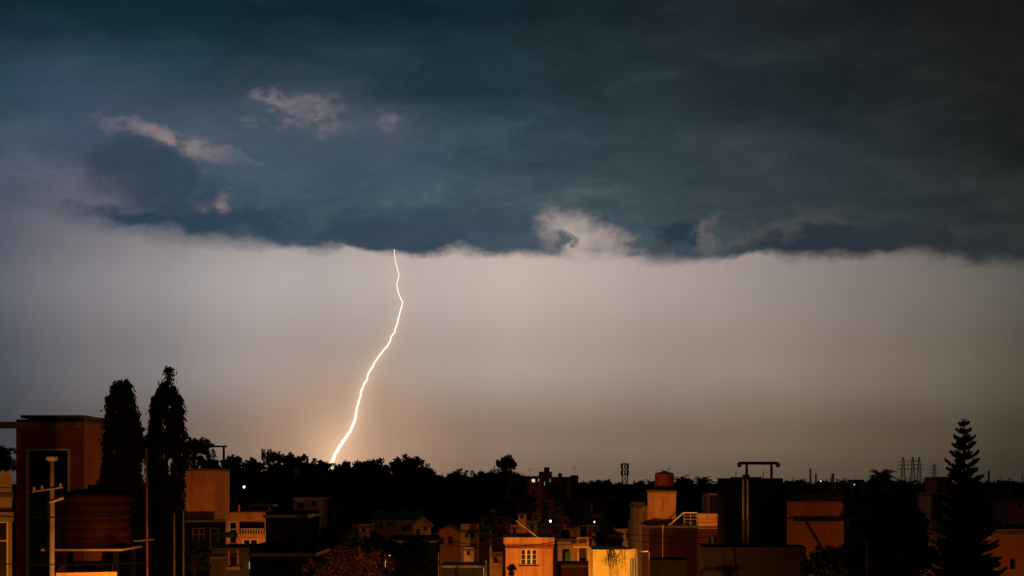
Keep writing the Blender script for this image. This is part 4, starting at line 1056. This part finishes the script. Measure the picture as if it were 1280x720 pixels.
street_lamp('sodium street lamp in the lane behind the spired mast tree', 240, 0, 80, 2300, col=SOD, hz=6.4, aim=(at(243, 608, 95), 30))
street_lamp('sodium street lamp in the lane below the concrete pole', 92, 0, 31.5, 1600, col=SOD, hz=9.2)
street_lamp('sodium street lamp below the slim leaning red pole', 205, 0, 36, 520, col=SOD, hz=9.1)
street_lamp('sodium street lamp before the house at the picture edge', -40, 0, 42, 1500, col=SOD, hz=7.4)
street_lamp('sodium street lamp in the lane between the tan tower and gabled house', 560, 0, 104, 2000, col=SOD, hz=3.4)
street_lamp('sodium street lamp in the lane of the open fronted yard', 724, 0, 109, 300, col=SOD, hz=5.5)
street_lamp('sodium street lamp below the orange lit upper wall at the picture edge', 1280, 0, 74, 700, col=SOD, hz=6.6)
street_lamp('sodium street lamp beside the reddish lit tree', 455, 0, 52, 900, col=SOD, hz=7.2)
street_lamp('sodium street lamp in the lane behind the orange house', 655, 0, 150.5, 850, col=SOD, hz=5.0)
street_lamp('sodium street lamp in the lane behind the open fronted yard', 712, 0, 128, 600, col=SOD, hz=4.4)
street_lamp('sodium street lamp in the lane behind the yellow limewashed wall', 768, 0, 129, 420, col=SOD, hz=4.4)
street_lamp('sodium street lamp in the lane above the plain dark orange wall', 1030, 0, 160, 260, col=SOD, hz=6.0)
street_lamp('sodium street lamp in the lane before the long olive shed', 496, 0, 132, 300, col=SOD, hz=5.0)
street_lamp('sodium street lamp in the lane before the dim olive bungalow', 380, 0, 126, 220, col=SOD, hz=5.0)
street_lamp('sodium street lamp in the lane below the skyline blocks', 688, 0, 238, 1000, col=SOD, hz=6.0)
street_lamp('sodium street lamp in the lane below the far brown house beyond the pine', 1250, 0, 180, 500, col=SOD, hz=6.0)
LG = 'white lamps lit in the town'
street_lamp('bright greenish white lamp glowing in the dark woods below the cell tower', 305, 609, 170, 8, 'ledhot', (.8, 1., .9), group=LG, pm='black', bs=1.0)
street_lamp('greenish white lamp among the dark houses above the orange house', 688, 652, 140, 3, 'ledhot', (.8, 1., .9), group=LG, pm='black', bs=.7)
street_lamp('small white lamp in the olive framed porch', 743, 653, 155, 1, 'ledlamp', (.8, 1., .9), group=LG, pm='black', bs=.45)
street_lamp('tiny white lamp on the far horizon past the tallest thin mast', 1026, 601.5, 505, 0, 'ledlamp', group=LG, pm='black', bs=1.6)
street_lamp('tiny pale lamp on the far horizon just beyond the pine', 1238, 603.5, 500, 0, 'ledlamp', group=LG, pm='black', bs=1.1)
street_lamp('tiny pale lamp glimmering beside the far reddish skyline house', 1068, 606, 420, 0, 'ledlamp', group=LG, pm='black', bs=.8)
o, H = pole_obj('lamp_pole', 'hooked pale lamp pole rising behind the yellow limewashed wall', 782, 665, 100, 1.6, K['plaster'])
MB().tube([(0, 0, H-.02), (-.05, 0, H+.05), (-.25, 0, H+.03)], .04, 6).build('arm', K['plaster'], o)
o, H = pole_obj('lamp_pole', 'pale lamp pole with short head beside the yellow wall pipes', 811.5, 690, 86, .9, K['steel'])
MB().box(-.56, -.06, -.08, .08, H, H+.06).build('lamp_head', K['steel'], o)

# ------------------------------------------------------------------ lightning
pts = BOLT
D = 1500; rng = random.Random(9); P = []; rad = []
for i in range(len(pts)-1):
    for k in range(4):
        t = k/4; x = pts[i][0]+(pts[i+1][0]-pts[i][0])*t; y = pts[i][1]+(pts[i+1][1]-pts[i][1])*t
        j = .0 if k == 0 else 1
        P.append(at(x+rng.gauss(0, .45)*j, y, D)); 
        wpx = .75 + 1.2*min(1, max(0, (y-330)/120)) + 1.8*min(1, max(0, (y-470)/90)); rad.append(wpx*rng.uniform(.9, 1.1)/F*D/1.75)
bm_ = bpy.data.materials.new('lightning_channel'); bm_.use_nodes = True; nt = bm_.node_tree; nt.nodes.clear()
lw = nt.nodes.new('ShaderNodeLayerWeight'); lw.inputs[0].default_value = .5
cr = nt.nodes.new('ShaderNodeValToRGB'); nt.links.new(lw.outputs['Facing'], cr.inputs[0])
cr.color_ramp.elements[0].position = .0; cr.color_ramp.elements[0].color = (1, .95, .88, 1)
cr.color_ramp.elements[1].position = .95; cr.color_ramp.elements[1].color = (.80, .46, .27, 1)
e = cr.color_ramp.elements.new(.5); e.color = (1, .86, .70, 1)
em = nt.nodes.new('ShaderNodeEmission'); nt.links.new(cr.outputs[0], em.inputs[0]); em.inputs[1].default_value = 1.25
ou = nt.nodes.new('ShaderNodeOutputMaterial'); nt.links.new(em.outputs[0], ou.inputs[0])
tag(MB().tube(P, rad, 10).build('lightning_bolt', bm_, smooth=True), 'single bright lightning bolt striking down from the cloud into the treeline', 'lightning')
for o in list(C.objects):
    if o.type == 'EMPTY' and o.get('label') == 'tree' : print('UNUSED PROTO', o.name)
